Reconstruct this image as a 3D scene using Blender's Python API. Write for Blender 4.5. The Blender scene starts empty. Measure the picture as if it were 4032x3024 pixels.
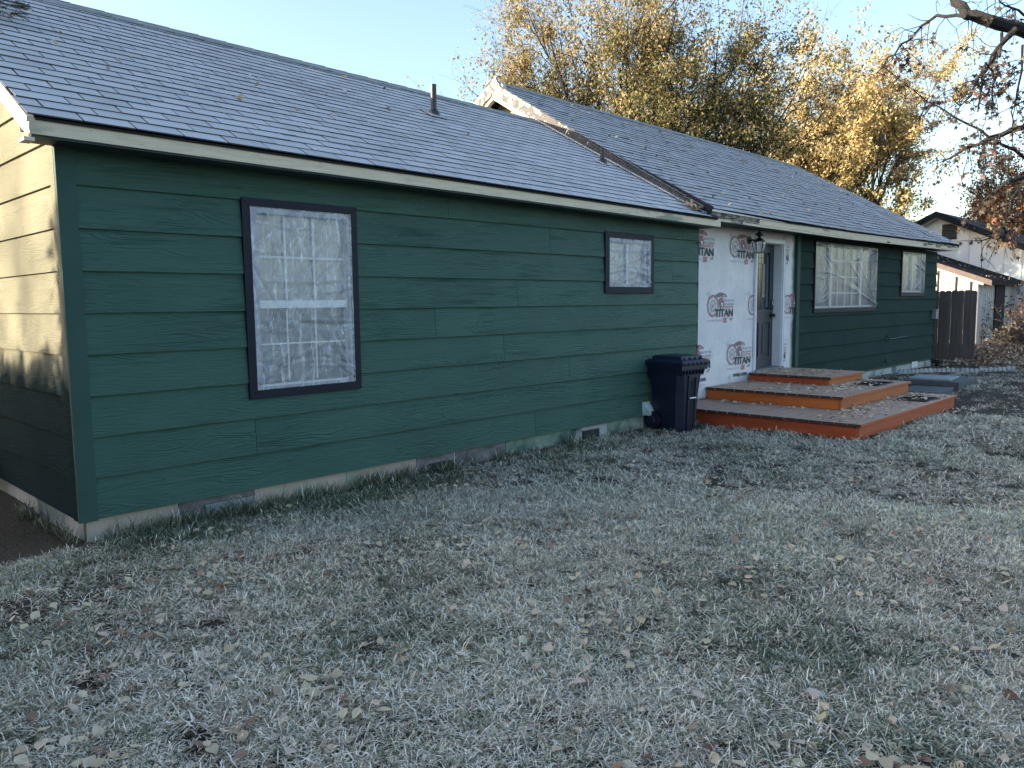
import bpy, bmesh, math, random
import numpy as np
from mathutils import Vector, Matrix
R = math.radians
random.seed(7)
rng = np.random.default_rng(7)
scene = bpy.context.scene
C = scene.collection

# ------------------------------------------------------------------ camera, sky, sun, exposure
CAM = np.array([-1.6264, -5.5268, 1.3846])
fw = np.array([0.71114059, 0.6955622, -0.10233416]); rt = np.array([0.69837123, -0.71564926, -0.01112484]); up = np.array([0.08097339, 0.0635559, 0.99468787])
F = 3099.54
cam_d = bpy.data.cameras.new('camera'); cam = bpy.data.objects.new('camera', cam_d); C.objects.link(cam)
cam_d.sensor_width = 36; cam_d.lens = F / 4032 * 36; cam_d.clip_start = .05; cam_d.clip_end = 3000
M = Matrix.Identity(4)
for i in range(3):
    M[i][0], M[i][1], M[i][2], M[i][3] = rt[i], up[i], -fw[i], CAM[i]
cam.matrix_world = M
scene.camera = cam
SUN_EL = R(14); sd = Vector((-.79, .61, 0)).normalized()           # towards the sun, behind-left of the house
SUN = Vector((sd.x * math.cos(SUN_EL), sd.y * math.cos(SUN_EL), math.sin(SUN_EL)))
world = bpy.data.worlds.new('World'); scene.world = world; world.use_nodes = True
wn = world.node_tree.nodes; wl = world.node_tree.links
sky = wn.new('ShaderNodeTexSky'); sky.sky_type = 'NISHITA'; sky.sun_disc = False
sky.sun_elevation = SUN_EL; sky.sun_rotation = math.atan2(sd.x, sd.y); sky.altitude = 0; sky.air_density = 1.0; sky.dust_density = 2.2; sky.ozone_density = 1.3
wl.new(sky.outputs[0], wn['Background'].inputs[0]); wn['Background'].inputs[1].default_value = .13
sun_d = bpy.data.lights.new('sun', 'SUN'); sun_d.energy = 5.0; sun_d.angle = R(.53); sun_d.color = (1, .85, .63)
sun = bpy.data.objects.new('sun', sun_d); C.objects.link(sun)
sun.rotation_euler = SUN.to_track_quat('Z', 'Y').to_euler()
scene.view_settings.view_transform = 'Standard'; scene.view_settings.look = 'None'; scene.view_settings.gamma = 1
scene.view_settings.exposure = 1.9
scene.render.engine = 'CYCLES'
scene.cycles.max_bounces = 8; scene.cycles.transparent_max_bounces = 16; scene.cycles.use_denoising = True

# ------------------------------------------------------------------ helpers
def ray(px, py): return fw + rt * (px - 2016) / F + up * (1512 - py) / F
def at(px, py, d): return CAM + ray(px, py) * d

class NT:
    def __init__(s, name):
        s.m = bpy.data.materials.new(name); s.m.use_nodes = True; s.t = s.m.node_tree; s.n = s.t.nodes; s.l = s.t.links
        s.b = s.n['Principled BSDF']; s.out = s.n['Material Output']
    def node(s, typ, **k):
        n = s.n.new('ShaderNode' + typ)
        for a, v in k.items(): setattr(n, a, v)
        return n
    def put(s, sock, v):
        if hasattr(v, 'links') or isinstance(v, bpy.types.NodeSocket): s.l.new(v, sock)
        elif isinstance(v, (tuple, list)) and len(v) == 3 and sock.type == 'RGBA': sock.default_value = (*v, 1)
        else: sock.default_value = v
    def pos(s, scale=(1, 1, 1), rnd=0., obj=False):
        if obj: o = s.node('TexCoord').outputs['Object']
        else: o = s.node('NewGeometry').outputs['Position']
        mp = s.node('Mapping'); s.l.new(o, mp.inputs[0]); mp.inputs['Scale'].default_value = scale
        o = mp.outputs[0]
        if rnd:
            oi = s.node('ObjectInfo'); mm = s.math('MULTIPLY', oi.outputs['Random'], rnd)
            v = s.node('VectorMath', operation='ADD'); s.l.new(o, v.inputs[0])
            cb = s.node('CombineXYZ'); s.l.new(mm, cb.inputs[0]); s.l.new(mm, cb.inputs[2]); s.l.new(cb.outputs[0], v.inputs[1]); o = v.outputs[0]
        return o
    def noise(s, vec, scale=1., detail=3., rough=.55, dist=0.):
        n = s.node('TexNoise'); s.l.new(vec, n.inputs['Vector']); n.inputs['Scale'].default_value = scale; n.inputs['Detail'].default_value = detail
        n.inputs['Roughness'].default_value = rough; n.inputs['Distortion'].default_value = dist; return n.outputs['Fac']
    def math(s, op, a, b=0., c=None):
        n = s.node('Math', operation=op); s.put(n.inputs[0], a); s.put(n.inputs[1], b)
        if c is not None: s.put(n.inputs[2], c)
        return n.outputs[0]
    def rng(s, v, a, b, c=0., d=1.):
        n = s.node('MapRange'); s.l.new(v, n.inputs[0])
        for i, x in enumerate((a, b, c, d)): n.inputs[i + 1].default_value = x
        return n.outputs[0]
    def mix(s, fac, a, b, mode='MIX'):
        n = s.node('Mix', data_type='RGBA', blend_type=mode); s.put(n.inputs[0], fac); s.put(n.inputs[6], a); s.put(n.inputs[7], b); return n.outputs[2]
    def bump(s, h, dist=.003, strength=1., nrm=None):
        n = s.node('Bump'); s.l.new(h, n.inputs['Height']); n.inputs['Distance'].default_value = dist; n.inputs['Strength'].default_value = strength
        if nrm is not None: s.l.new(nrm, n.inputs['Normal'])
        return n.outputs[0]
    def fin(s, col, rough=.6, nrm=None, metal=0., spec=.5):
        s.put(s.b.inputs['Base Color'], col); s.put(s.b.inputs['Roughness'], rough); s.b.inputs['Metallic'].default_value = metal
        s.b.inputs['Specular IOR Level'].default_value = spec
        if nrm is not None: s.l.new(nrm, s.b.inputs['Normal'])
        return s.m

def pm(name, c1, c2=None, scale=(1, 1, 1), ns=6., lo=.35, hi=.65, rough=.6, bd=0., bs=(1, 1, 1), bns=40., rnd=0., metal=0., spec=.5, detail=4.):
    t = NT(name)
    if c2 is None: col = c1
    else: col = t.mix(t.rng(t.noise(t.pos(scale, rnd), ns, detail), lo, hi), c1, c2)
    nr = t.bump(t.noise(t.pos(bs, rnd), bns, 4.), bd) if bd else None
    return t.fin(col, rough, nr, metal, spec)

# ---- materials
def siding_mat(name, c1, c2, wear=None, wlo=.55, whi=.75, zone=None, rough=.5, bd=.0058, spec=.3):
    t = NT(name)
    p = t.pos((1, 1, 1), 40.)
    g = t.noise(t.pos((.75, .75, 6.5), 60.), 1., 2.2, .5)
    ring = t.math('SINE', t.math('MULTIPLY', g, 135.))
    fine = t.noise(t.pos((7, 7, 150), 30.), 1., 4., .65)
    amp = t.rng(t.noise(t.pos((1.1, 1.1, 6), 20.), 1., 2.), .36, .62)
    h = t.math('ADD', t.math('MULTIPLY', t.math('MULTIPLY', ring, amp), .36), t.math('MULTIPLY', fine, 1.3))
    col = t.mix(t.rng(t.noise(p, .9, 3.), .3, .7), c1, c2)
    col = t.mix(t.rng(t.noise(t.pos((2, 2, 30), 9.), 1.2, 3.), .5, .85, 0, .16), col, tuple(min(1, x * 1.5) for x in c2))
    if wear:
        w = t.rng(t.noise(t.pos((1.1, 1.1, 7), 13.), 1.3, 4., .6), wlo, whi)
        if zone is not None: w = t.math('MULTIPLY', w, zone(t))
        col = t.mix(w, col, wear)
    return t.fin(col, t.rng(fine, .3, .7, rough - .08, rough + .15), t.bump(h, bd, 1.), spec=spec)
GREEN1, GREEN2 = (.038, .096, .076), (.053, .124, .097)
m_green = siding_mat('green_siding_paint', GREEN1, GREEN2)
m_greenold = siding_mat('green_over_old_olive_paint', (.020, .044, .039), (.027, .053, .046), wear=(.085, .09, .058), wlo=.6, whi=.9, bd=.0025, rough=.8, spec=.1)
def gable_shade_zone(t):  # edge follows the cast shadow; below it the shade is painted dark
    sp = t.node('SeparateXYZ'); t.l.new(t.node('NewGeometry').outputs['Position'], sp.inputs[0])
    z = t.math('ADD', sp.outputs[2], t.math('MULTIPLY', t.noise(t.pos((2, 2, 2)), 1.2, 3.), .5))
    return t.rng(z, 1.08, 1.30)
m_gable = siding_mat('old_olive_siding_painted_shade', (.008, .022, .026), (.013, .030, .032), wear=(.21, .205, .155), wlo=-.2, whi=.1, zone=gable_shade_zone, bd=.003, rough=.85, spec=.04)  # green overspray low down, darkened to paint shade into the colour
m_gablefar = siding_mat('olive_gable_siding', (.16, .16, .11), (.20, .19, .13))
m_trimgreen = pm('green_trim_paint', (.033, .075, .065), (.041, .090, .077), (1, 1, 1), 2., rough=.65, spec=.2, bd=.0015, bs=(1, 1, 1), bns=160.)
m_navy = pm('navy_black_trim', (.006, .008, .018), (.010, .013, .026), (1, 1, 6), 3., rough=.55, spec=.25, bd=.0015, bs=(8, 8, 30), bns=4.)
m_brown = pm('dark_brown_trim', (.012, .010, .014), (.022, .018, .022), (1, 1, 6), 3., rough=.6, spec=.25)
def fascia_mat():
    t = NT('weathered_cream_fascia')
    p = t.pos((1, 1, 1))
    col = t.mix(t.rng(t.noise(t.pos((2, 2, 24)), 2., 4.), .35, .7), (.72, .62, .46), (.58, .50, .37))
    col = t.mix(t.rng(t.noise(t.pos((1.1, 4, 5)), 1.5, 3.), .60, .70, 0, .75), col, (.16, .21, .16))
    col = t.mix(t.rng(t.noise(t.pos((5, 5, 40)), 2., 5.), .64, .74, 0, .8), col, (.22, .19, .15))
    return t.fin(col, .6, t.bump(t.noise(t.pos((4, 4, 90)), 1., 4.), .002))
m_fascia = fascia_mat()
m_rot = pm('rotten_fascia_wood', (.08, .065, .055), (.42, .37, .30), (3, 3, 20), 2., .45, .6, rough=.9, bd=.01, bs=(4, 4, 30), bns=2.)
def rake_mat():
    t = NT('peeling_rake_paint')
    n = t.noise(t.pos((3, 3, 3)), 3., 6., .65, .5)
    sp = t.node('SeparateXYZ'); t.l.new(t.node('NewGeometry').outputs['Position'], sp.inputs[0])
    thr = t.rng(sp.outputs[2], 2.9, 4.75, .30, .03)
    f = t.rng(t.math('SUBTRACT', n, thr), .42, .46)
    wood = t.mix(t.rng(t.noise(t.pos((6, 6, 6)), 4.), .3, .7), (.020, .020, .026), (.06, .055, .055))
    col = t.mix(f, wood, (.62, .56, .46))
    return t.fin(col, .7, t.bump(f, .003))
m_rake = rake_mat()
m_rakewhite = pm('cream_rake_trim', (.66, .60, .50), (.56, .50, .40), (1, 1, 1), 5., rough=.6)
m_soffit = pm('dark_green_soffit', (.020, .035, .035), (.03, .05, .046), rough=.7)
m_dark = pm('dark_gap', (.012, .012, .016), rough=.9)
def shingle_mat(name, k, moss=0.):
    t = NT(name)
    oi = t.node('ObjectInfo'); 
    sp = t.noise(t.pos((1, 1, 1)), 420., 2.)
    blot = t.noise(t.pos((1, .5, .5)), 3.2, 6., .65)
    a = t.node('Attribute', attribute_name='tone')
    tone = t.math('ADD', t.math('MULTIPLY', oi.outputs['Random'], .26), t.math('MULTIPLY', a.outputs['Fac'], .26))
    col = t.mix(t.rng(sp, .3, .72), (.155 * k, .16 * k, .17 * k), (.31 * k, .315 * k, .325 * k))
    col = t.mix(t.rng(blot, .42, .72, 0, .6), col, (.15 * k, .155 * k, .165 * k))
    col = t.mix(tone, col, (.38 * k, .39 * k, .42 * k))
    if moss: col = t.mix(t.rng(t.noise(t.pos((1, 1, 1)), 3.5, 6., .7), .56, .75, 0, moss), col, (.09, .095, .085))
    return t.fin(col, .85, None, spec=.3)
m_shingle = shingle_mat('grey_shingle', 1.7)
m_shingle2 = shingle_mat('weathered_grey_shingle', 1.5, .6)
m_shedge = pm('dark_shingle_edge', (.075, .078, .088), rough=.9)
m_cap = pm('mossy_ridge_cap', (.17, .19, .19), (.26, .27, .28), (1, 1, 1), 6., rough=.9, bd=.002, bns=300.)
m_metal = pm('grey_flashing', (.22, .25, .29), (.32, .35, .40), (1, 1, 1), 4., rough=.45, metal=.6)
m_blackpipe = pm('black_pipe', (.012, .012, .016), (.02, .02, .025), rough=.45)
m_lead = pm('pale_pipe_boot', (.55, .60, .68), (.40, .44, .5), (1, 1, 1), 8., rough=.5)
m_vinyl = pm('white_vinyl', (.78, .79, .80), (.72, .73, .75), (1, 1, 1), 4., rough=.4)
m_whitepaint = pm('white_door_casing_paint', (.76, .79, .83), (.70, .73, .78), (1, 1, 3), 3., rough=.4)
def wrap_mat():
    t = NT('white_housewrap')
    n = t.noise(t.pos((1, 1, 1)), 3., 5., .6); f = t.noise(t.pos((1, 1, 1)), 60., 3.)
    col = t.mix(t.rng(n, .35, .7), (.74, .73, .75), (.62, .615, .65))
    sp = t.node('SeparateXYZ'); t.l.new(t.node('NewGeometry').outputs['Position'], sp.inputs[0])
    e = t.math('ADD', sp.outputs[0], t.math('MULTIPLY', t.noise(t.pos((3, 3, 3)), 1.4, 3.), .16))
    col = t.mix(t.rng(e, 10.84, 10.95, 0, .95), col, (.04, .075, .065))
    col = t.mix(t.rng(e, 7.99, 7.86, 0, .30), col, (.10, .16, .11))
    return t.fin(col, .5, t.bump(t.math('ADD', t.math('MULTIPLY', n, .8), t.math('MULTIPLY', f, .06)), .05, .6))
m_wrap = wrap_mat()
def flat(name, c, rough=.6): return NT(name).fin(c, rough)
m_pblack = flat('print_charcoal', (.035, .045, .065)); m_pred = flat('print_red', (.55, .14, .16)); m_pgrey = flat('print_grey', (.42, .43, .48))
m_pmar = flat('print_maroon', (.24, .16, .18)); m_ppink = flat('print_pink', (.60, .33, .37)); m_pwhite = flat('print_white', (.72, .72, .75))
PRINT = [m_pblack, m_pred, m_pgrey, m_pmar, m_ppink, m_pwhite]
m_door = pm('charcoal_door_paint', (.032, .036, .050), (.045, .05, .065), (4, 4, 30), 2., rough=.45, bd=.001, bs=(10, 10, 120), bns=1.)
def glass_mat(name, c, rough=.08):
    return pm(name, c, tuple(x * .7 for x in c), (1, 1, 1), 1.3, rough=rough, spec=.8)
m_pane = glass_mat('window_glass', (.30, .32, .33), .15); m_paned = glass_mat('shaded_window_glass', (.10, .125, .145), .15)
m_leadglass = glass_mat('dark_leaded_glass', (.03, .045, .06)); m_beige = pm('beige_glass_strip', (.24, .22, .18), (.18, .165, .14), (1, 1, 1), 5., rough=.4)
m_cyan = glass_mat('blue_bevelled_glass', (.06, .12, .18))
m_blind = pm('pale_blind', (.50, .52, .52), (.42, .44, .45), (1, 1, 8), 4., rough=.8)
def film_mat(name, op, tint, sk=.55):
    t = NT(name)
    n = t.noise(t.pos((1, 1, 1)), 9., 5., .6, 1.)
    t.fin(tint, .22, t.bump(t.noise(t.pos((1, 1, .5)), 40., 3., .6, 1.), .004, .35), spec=.8)
    t.b.inputs['Alpha'].default_value = 1
    mp = t.node('Mapping'); t.l.new(t.node('NewGeometry').outputs['Position'], mp.inputs[0]); mp.inputs['Rotation'].default_value = (0, R(-22), 0); mp.inputs['Scale'].default_value = (24, 24, 2.6)
    st = t.noise(mp.outputs[0], 1., 4., .62, .8)
    fac = t.math('ADD', t.rng(n, .3, .75, op - .14, op + .12), t.rng(st, .55, .74, 0, sk))  # stretched streaks raise opacity, painting pale fold highlights into the film
    tr = t.node('BsdfTransparent'); mx = t.node('MixShader'); t.l.new(fac, mx.inputs[0])
    t.l.new(tr.outputs[0], mx.inputs[1]); t.l.new(t.b.outputs[0], mx.inputs[2]); t.l.new(mx.outputs[0], t.out.inputs[0]); return t.m
m_film = film_mat('clear_plastic_film', .31, (.85, .87, .90)); m_filmd = film_mat('clear_plastic_film_loose', .36, (.72, .76, .82), .3); m_filmf = film_mat('clear_plastic_film_far', .40, (.45, .48, .54), .12)
m_tape = pm('grey_masking_film_edge', (.17, .20, .27), (.28, .32, .40), (1, 1, 1), 14., rough=.4)
def conc(name, a, b, c=None):
    t = NT(name); col = t.mix(t.rng(t.noise(t.pos((1, 1, 2)), 3.5, 5., .65), .35, .65), a, b)
    if c: col = t.mix(t.rng(t.noise(t.pos((1, 1, 1)), 1.7, 4.), .52, .62), col, c)
    return t.fin(col, .85, t.bump(t.noise(t.pos((1, 1, 1)), 35., 5.), .006))
m_fpink = conc('pinkish_foundation_panel', (.52, .40, .36), (.46, .41, .32), (.30, .36, .27)); m_fgrey = conc('grey_weathered_foundation_panel', (.10, .09, .09), (.25, .24, .25))
m_fgreen = conc('green_sprayed_foundation_panel', (.34, .40, .33), (.12, .20, .16), (.05, .10, .085)); m_fwhite = conc('pale_concrete_foundation', (.46, .47, .47), (.32, .34, .34), (.10, .15, .14))
m_ventmetal = pm('vent_metal', (.16, .22, .22), (.26, .32, .33), rough=.5); m_ventdark = pm('dark_vent', (.012, .018, .022), (.03, .035, .04), rough=.6)
m_ventwhite = pm('pale_vent_hood', (.62, .68, .70), (.40, .52, .50), (1, 1, 1), 14., rough=.5)
def deck_mat(name, c1, c2, knot=(.10, .03, .015), axis=0):
    t = NT(name); sc = [8, 8, 40]; sc[axis] = 1.2
    if axis == 0: sc = [1.2, 34, 34]
    else: sc = [34, 1.2, 34]
    col = t.mix(t.rng(t.noise(t.pos(tuple(sc), 9.), 1., 4.), .3, .7), c1, c2)
    v = t.node('TexVoronoi'); t.l.new(t.pos((2.2, 2.2, 5), 5.), v.inputs['Vector']); v.inputs['Scale'].default_value = 1.
    col = t.mix(t.rng(v.outputs['Distance'], .10, .05), col, knot)
    col = t.mix(t.rng(t.noise(t.pos((1, 1, 1), 3.), 2., 4.), .5, .8, 0, .5), col, tuple(x * .65 for x in c1))
    return t.fin(col, .62, t.bump(t.noise(t.pos(tuple(x * 3 for x in sc)), 1., 3.), .0015))
m_dtop = deck_mat('dusty_red_deck_top', (.44, .30, .225), (.32, .21, .155), (.22, .13, .09), 0)
m_dorange = deck_mat('orange_cedar_rim', (.64, .175, .033), (.50, .115, .022), axis=1); m_dorangex = deck_mat('orange_brown_rim', (.47, .145, .036), (.36, .095, .024), axis=0)
m_dred = deck_mat('red_cedar_rim', (.46, .085, .025), (.37, .062, .018), axis=1); m_dredx = deck_mat('red_cedar_rim_long', (.50, .11, .03), (.38, .075, .02), axis=0)
m_dend = pm('dark_board_ends', (.05, .026, .02), (.08, .04, .03), rough=.8)
def ground_mat():
    t = NT('dry_lawn_soil')
    n = t.noise(t.pos((1, 1, 1)), .9, 5., .6); f = t.noise(t.pos((1, 1, 1)), 55., 5., .7)
    col = t.mix(t.rng(n, .35, .65), (.028, .024, .022), (.06, .052, .042)); col = t.mix(t.rng(f, .45, .8), col, (.20, .165, .12))
    return t.fin(col, .95, t.bump(f, .04), spec=.2)
m_ground = ground_mat()
def grass_mat(name, lift=1.):
    t = NT(name)
    a = t.node('Attribute', attribute_name='bc')
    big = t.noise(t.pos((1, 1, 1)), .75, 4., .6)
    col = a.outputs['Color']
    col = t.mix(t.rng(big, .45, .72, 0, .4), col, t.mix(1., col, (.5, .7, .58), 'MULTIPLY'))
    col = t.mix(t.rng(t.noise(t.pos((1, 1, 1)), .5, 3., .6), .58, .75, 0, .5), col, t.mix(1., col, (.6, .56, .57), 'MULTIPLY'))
    t.fin(col, .55, spec=.35)
    tl = t.node('BsdfTranslucent'); t.l.new(col, tl.inputs[0]); mx = t.node('MixShader'); mx.inputs[0].default_value = .10
    t.l.new(t.b.outputs[0], mx.inputs[1]); t.l.new(tl.outputs[0], mx.inputs[2]); t.l.new(mx.outputs[0], t.out.inputs[0]); return t.m
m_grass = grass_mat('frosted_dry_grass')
def leaf_mat(name, ramp, tr=.35, rough=.6):
    t = NT(name)
    a = t.node('Attribute', attribute_name='lc'); cr = t.node('ValToRGB'); t.l.new(a.outputs['Fac'], cr.inputs[0])
    el = cr.color_ramp.elements
    while len(el) < len(ramp): el.new(.5)
    for e, (p, c) in zip(el, ramp): e.position = p; e.color = (*c, 1)
    t.fin(cr.outputs[0], rough, spec=.3)
    tl = t.node('BsdfTranslucent'); t.l.new(cr.outputs[0], tl.inputs[0]); mx = t.node('MixShader'); mx.inputs[0].default_value = tr
    t.l.new(t.b.outputs[0], mx.inputs[1]); t.l.new(tl.outputs[0], mx.inputs[2]); t.l.new(mx.outputs[0], t.out.inputs[0]); return t.m
m_fallen = leaf_mat('fallen_leaf', [(0, (.15, .085, .06)), (.25, (.40, .29, .20)), (.55, (.62, .54, .36)), (.8, (.58, .46, .39)), (1, (.56, .52, .32))], .15)
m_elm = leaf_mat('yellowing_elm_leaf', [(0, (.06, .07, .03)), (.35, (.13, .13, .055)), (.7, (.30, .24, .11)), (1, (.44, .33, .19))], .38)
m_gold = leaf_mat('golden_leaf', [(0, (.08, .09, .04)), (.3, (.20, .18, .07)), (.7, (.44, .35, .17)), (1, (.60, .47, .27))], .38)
m_rust = leaf_mat('rusty_leaf', [(0, (.06, .035, .025)), (.4, (.14, .07, .04)), (.8, (.26, .13, .06)), (1, (.32, .20, .11))], .3)
m_maple = leaf_mat('brown_maple_leaf', [(0, (.04, .035, .03)), (.6, (.085, .06, .045)), (.9, (.16, .06, .05)), (1, (.16, .15, .06))], .25)
m_needle = leaf_mat('dark_spruce_needle', [(0, (.012, .025, .02)), (1, (.03, .05, .035))], .1)
m_bark = pm('dark_bark', (.035, .030, .028), (.08, .07, .062), (6, 6, 1.5), 3., rough=.95, bd=.02, bs=(8, 8, 2), bns=3.)
m_barkdark = pm('blackish_bark', (.005, .005, .006), (.011, .010, .010), (6, 6, 1.5), 3., rough=.95, bd=.02, bs=(8, 8, 2), bns=3.)
m_twig = pm('pale_twig_bark', (.10, .085, .07), (.20, .17, .14), rough=.9)
m_bin = pm('navy_bin_plastic', (.007, .012, .033), (.011, .017, .042), (1, 1, 1), 4., rough=.42, bd=.0008, bns=300.)
m_wheel = pm('black_wheel_rubber', (.010, .011, .015), rough=.7); m_steel = pm('galvanised_bar', (.55, .57, .60), (.40, .42, .45), rough=.35, metal=.8)
m_mat = pm('black_rubber_mat', (.010, .012, .018), (.016, .018, .026), rough=.6)
m_slab = pm('charcoal_slab', (.055, .06, .07), (.085, .09, .105), (1, 1, 1), 12., rough=.7, bd=.002, bns=80.); m_slabpale = pm('pale_blue_grey_slab', (.20, .24, .27), (.27, .31, .34), (1, 1, 1), 8., rough=.6)
def picket_mat():
    t = NT('weathered_fence_picket')
    col = t.mix(t.rng(t.noise(t.pos((25, 25, 1.2), 20.), 1., 4.), .3, .7), (.085, .075, .075), (.16, .14, .135))
    oi = t.node('ObjectInfo'); col = t.mix(t.rng(t.noise(t.pos((8, 8, .8), 50.), 1., 3.), .5, .75, 0, .45), col, (.15, .085, .065))
    return t.fin(col, .85, t.bump(t.noise(t.pos((60, 60, 2), 20.), 1., 3.), .002))
m_picket = picket_mat()
m_shed = pm('pale_corrugated_metal', (.50, .50, .48), (.42, .42, .41), (3, 3, .6), 2., rough=.5); m_shedgable = pm('blue_white_metal_panel', (.58, .62, .67), (.50, .54, .60), (1, 1, .4), 2., rough=.5)
m_shedroof = pm('black_metal_roof', (.006, .007, .011), (.012, .014, .020), (1, 1, 1), 2., rough=.75, spec=.15); m_shedbrown = pm('brown_rake_flashing', (.045, .026, .025), (.065, .038, .035), rough=.5)
m_edge = conc('pale_edging_stone', (.46, .48, .49), (.34, .36, .37))
m_lantern = pm('black_iron', (.010, .009, .012), (.02, .016, .018), rough=.4)
def clear_glass():
    t = NT('lantern_glass'); t.fin((.75, .8, .82), .05, spec=.8)
    tr = t.node('BsdfTransparent'); mx = t.node('MixShader'); mx.inputs[0].default_value = .38
    t.l.new(tr.outputs[0], mx.inputs[1]); t.l.new(t.b.outputs[0], mx.inputs[2]); t.l.new(mx.outputs[0], t.out.inputs[0]); return t.m
m_lglass = clear_glass()
m_ebox = pm('grey_electrical_box', (.20, .24, .27), (.27, .30, .33), rough=.5)

# ---- mesh builders
class MB:
    def __init__(s): s.v = []; s.f = []; s.mi = []; s.m = 0
    def add(s, vs, fs, m=None):
        b = len(s.v); s.v += [tuple(map(float, v)) for v in vs]; s.f += [tuple(b + i for i in f) for f in fs]; s.mi += [s.m if m is None else m] * len(fs)
    def hexa(s, p, m=None):            # p: 4 bottom (ccw), 4 top
        s.add(p, [(3, 2, 1, 0), (4, 5, 6, 7), (0, 1, 5, 4), (1, 2, 6, 5), (2, 3, 7, 6), (3, 0, 4, 7)], m)
    def box(s, x0, x1, y0, y1, z0, z1, m=None):
        s.hexa([(x0, y0, z0), (x1, y0, z0), (x1, y1, z0), (x0, y1, z0), (x0, y0, z1), (x1, y0, z1), (x1, y1, z1), (x0, y1, z1)], m)
    def quad(s, a, b, c, d, m=None): s.add([a, b, c, d], [(0, 1, 2, 3)], m)
    def prism(s, poly, d, m=None):     # poly: list of 3d points (planar), d: extrusion vector
        n = len(poly); q = [tuple(np.add(p, d)) for p in poly]
        s.add(list(poly) + q, [tuple(range(n))[::-1], tuple(range(n, 2 * n))] + [(i, (i + 1) % n, n + (i + 1) % n, n + i) for i in range(n)], m)
    def tube(s, pts, rad, n=8, m=None, cap=True):
        pts = [np.array(p, float) for p in pts]; rings = []
        for i, p in enumerate(pts):
            t = pts[min(i + 1, len(pts) - 1)] - pts[max(i - 1, 0)]; t /= (np.linalg.norm(t) + 1e-9)
            a = np.cross(t, (0, 0, 1) if abs(t[2]) < .9 else (1, 0, 0)); a /= np.linalg.norm(a); b = np.cross(t, a)
            r = rad[i] if hasattr(rad, '__len__') else rad
            rings.append([p + r * (a * math.cos(2 * math.pi * k / n) + b * math.sin(2 * math.pi * k / n)) for k in range(n)])
        fs = []
        for i in range(len(pts) - 1):
            for k in range(n): fs.append((i * n + k, i * n + (k + 1) % n, (i + 1) * n + (k + 1) % n, (i + 1) * n + k))
        if cap: fs += [tuple(range(n))[::-1], tuple((len(pts) - 1) * n + k for k in range(n))]
        s.add([p for r in rings for p in r], fs, m)
    def lathe(s, prof, c, n=16, m=None):   # prof: (r,z) list
        vs = [(c[0] + r * math.cos(2 * math.pi * k / n), c[1] + r * math.sin(2 * math.pi * k / n), c[2] + z) for r, z in prof for k in range(n)]
        fs = [(i * n + k, i * n + (k + 1) % n, (i + 1) * n + (k + 1) % n, (i + 1) * n + k) for i in range(len(prof) - 1) for k in range(n)]
        s.add(vs, fs + [tuple(range(n))[::-1], tuple((len(prof) - 1) * n + k for k in range(n))], m)
    def mesh(s, name, mats, fix=True):
        me = bpy.data.meshes.new(name); me.from_pydata(s.v, [], s.f)
        for m in (mats if isinstance(mats, (list, tuple)) else [mats]): me.materials.append(m)
        me.polygons.foreach_set('material_index', s.mi)
        if fix:
            bm = bmesh.new(); bm.from_mesh(me); bmesh.ops.recalc_face_normals(bm, faces=bm.faces); bm.to_mesh(me); bm.free()
        me.update(); return me
    def build(s, name, mats, parent=None, bevel=0., smooth=False, fix=True):
        o = link(name, s.mesh(name, mats, fix), parent)
        if bevel:
            b = o.modifiers.new('bevel', 'BEVEL'); b.width = bevel; b.segments = 2; b.limit_method = 'ANGLE'
        if smooth: o.data.polygons.foreach_set('use_smooth', [True] * len(o.data.polygons))
        return o
def link(name, data, parent=None):
    o = bpy.data.objects.new(name, data); C.objects.link(o)
    if parent: o.parent = parent
    return o
def tag(o, label=None, cat=None, group=None, kind=None):
    for k, v in (('label', label), ('category', cat), ('group', group), ('kind', kind)):
        if v: o[k] = v
    return o
def empty(name, loc=(0, 0, 0)):
    o = link(name, None); o.location = loc; o.empty_display_size = .2
    bpy.context.view_layer.update(); return o
def box(name, x0, x1, y0, y1, z0, z1, m, parent=None, bevel=0.):
    b = MB(); b.box(x0, x1, y0, y1, z0, z1); return b.build(name, m, parent, bevel)
def arr_mesh(name, V, Q, mats, attr=None, n=4):
    """V (N,3), Q (M,n) face indices, attr: dict name -> (domain, type, array)"""
    me = bpy.data.meshes.new(name); V = np.asarray(V, np.float32); Q = np.asarray(Q, np.int32)
    me.vertices.add(len(V)); me.vertices.foreach_set('co', V.ravel())
    me.loops.add(Q.size); me.loops.foreach_set('vertex_index', Q.ravel())
    me.polygons.add(len(Q)); me.polygons.foreach_set('loop_start', np.arange(0, Q.size, n, dtype=np.int32))
    for m in (mats if isinstance(mats, (list, tuple)) else [mats]): me.materials.append(m)
    for k, (dom, typ, a) in (attr or {}).items():
        at_ = me.attributes.new(k, typ, dom); at_.data.foreach_set('color' if 'COLOR' in typ else 'value', np.asarray(a, np.float32).ravel())
    me.update(calc_edges=True); me.validate(); me.shade_flat(); return me

GZ = -.165
def gh(x, y):            # ground height
    x = np.asarray(x, float); y = np.asarray(y, float)
    return GZ + .012 * np.sin(x * 1.3 + y * .7) * np.sin(y * 1.1 - .4) + .008 * np.sin(x * 3.1 - y * 2.2) + .006 * np.sin(x * 5.3 + y * 4.1 + 1.)

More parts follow.
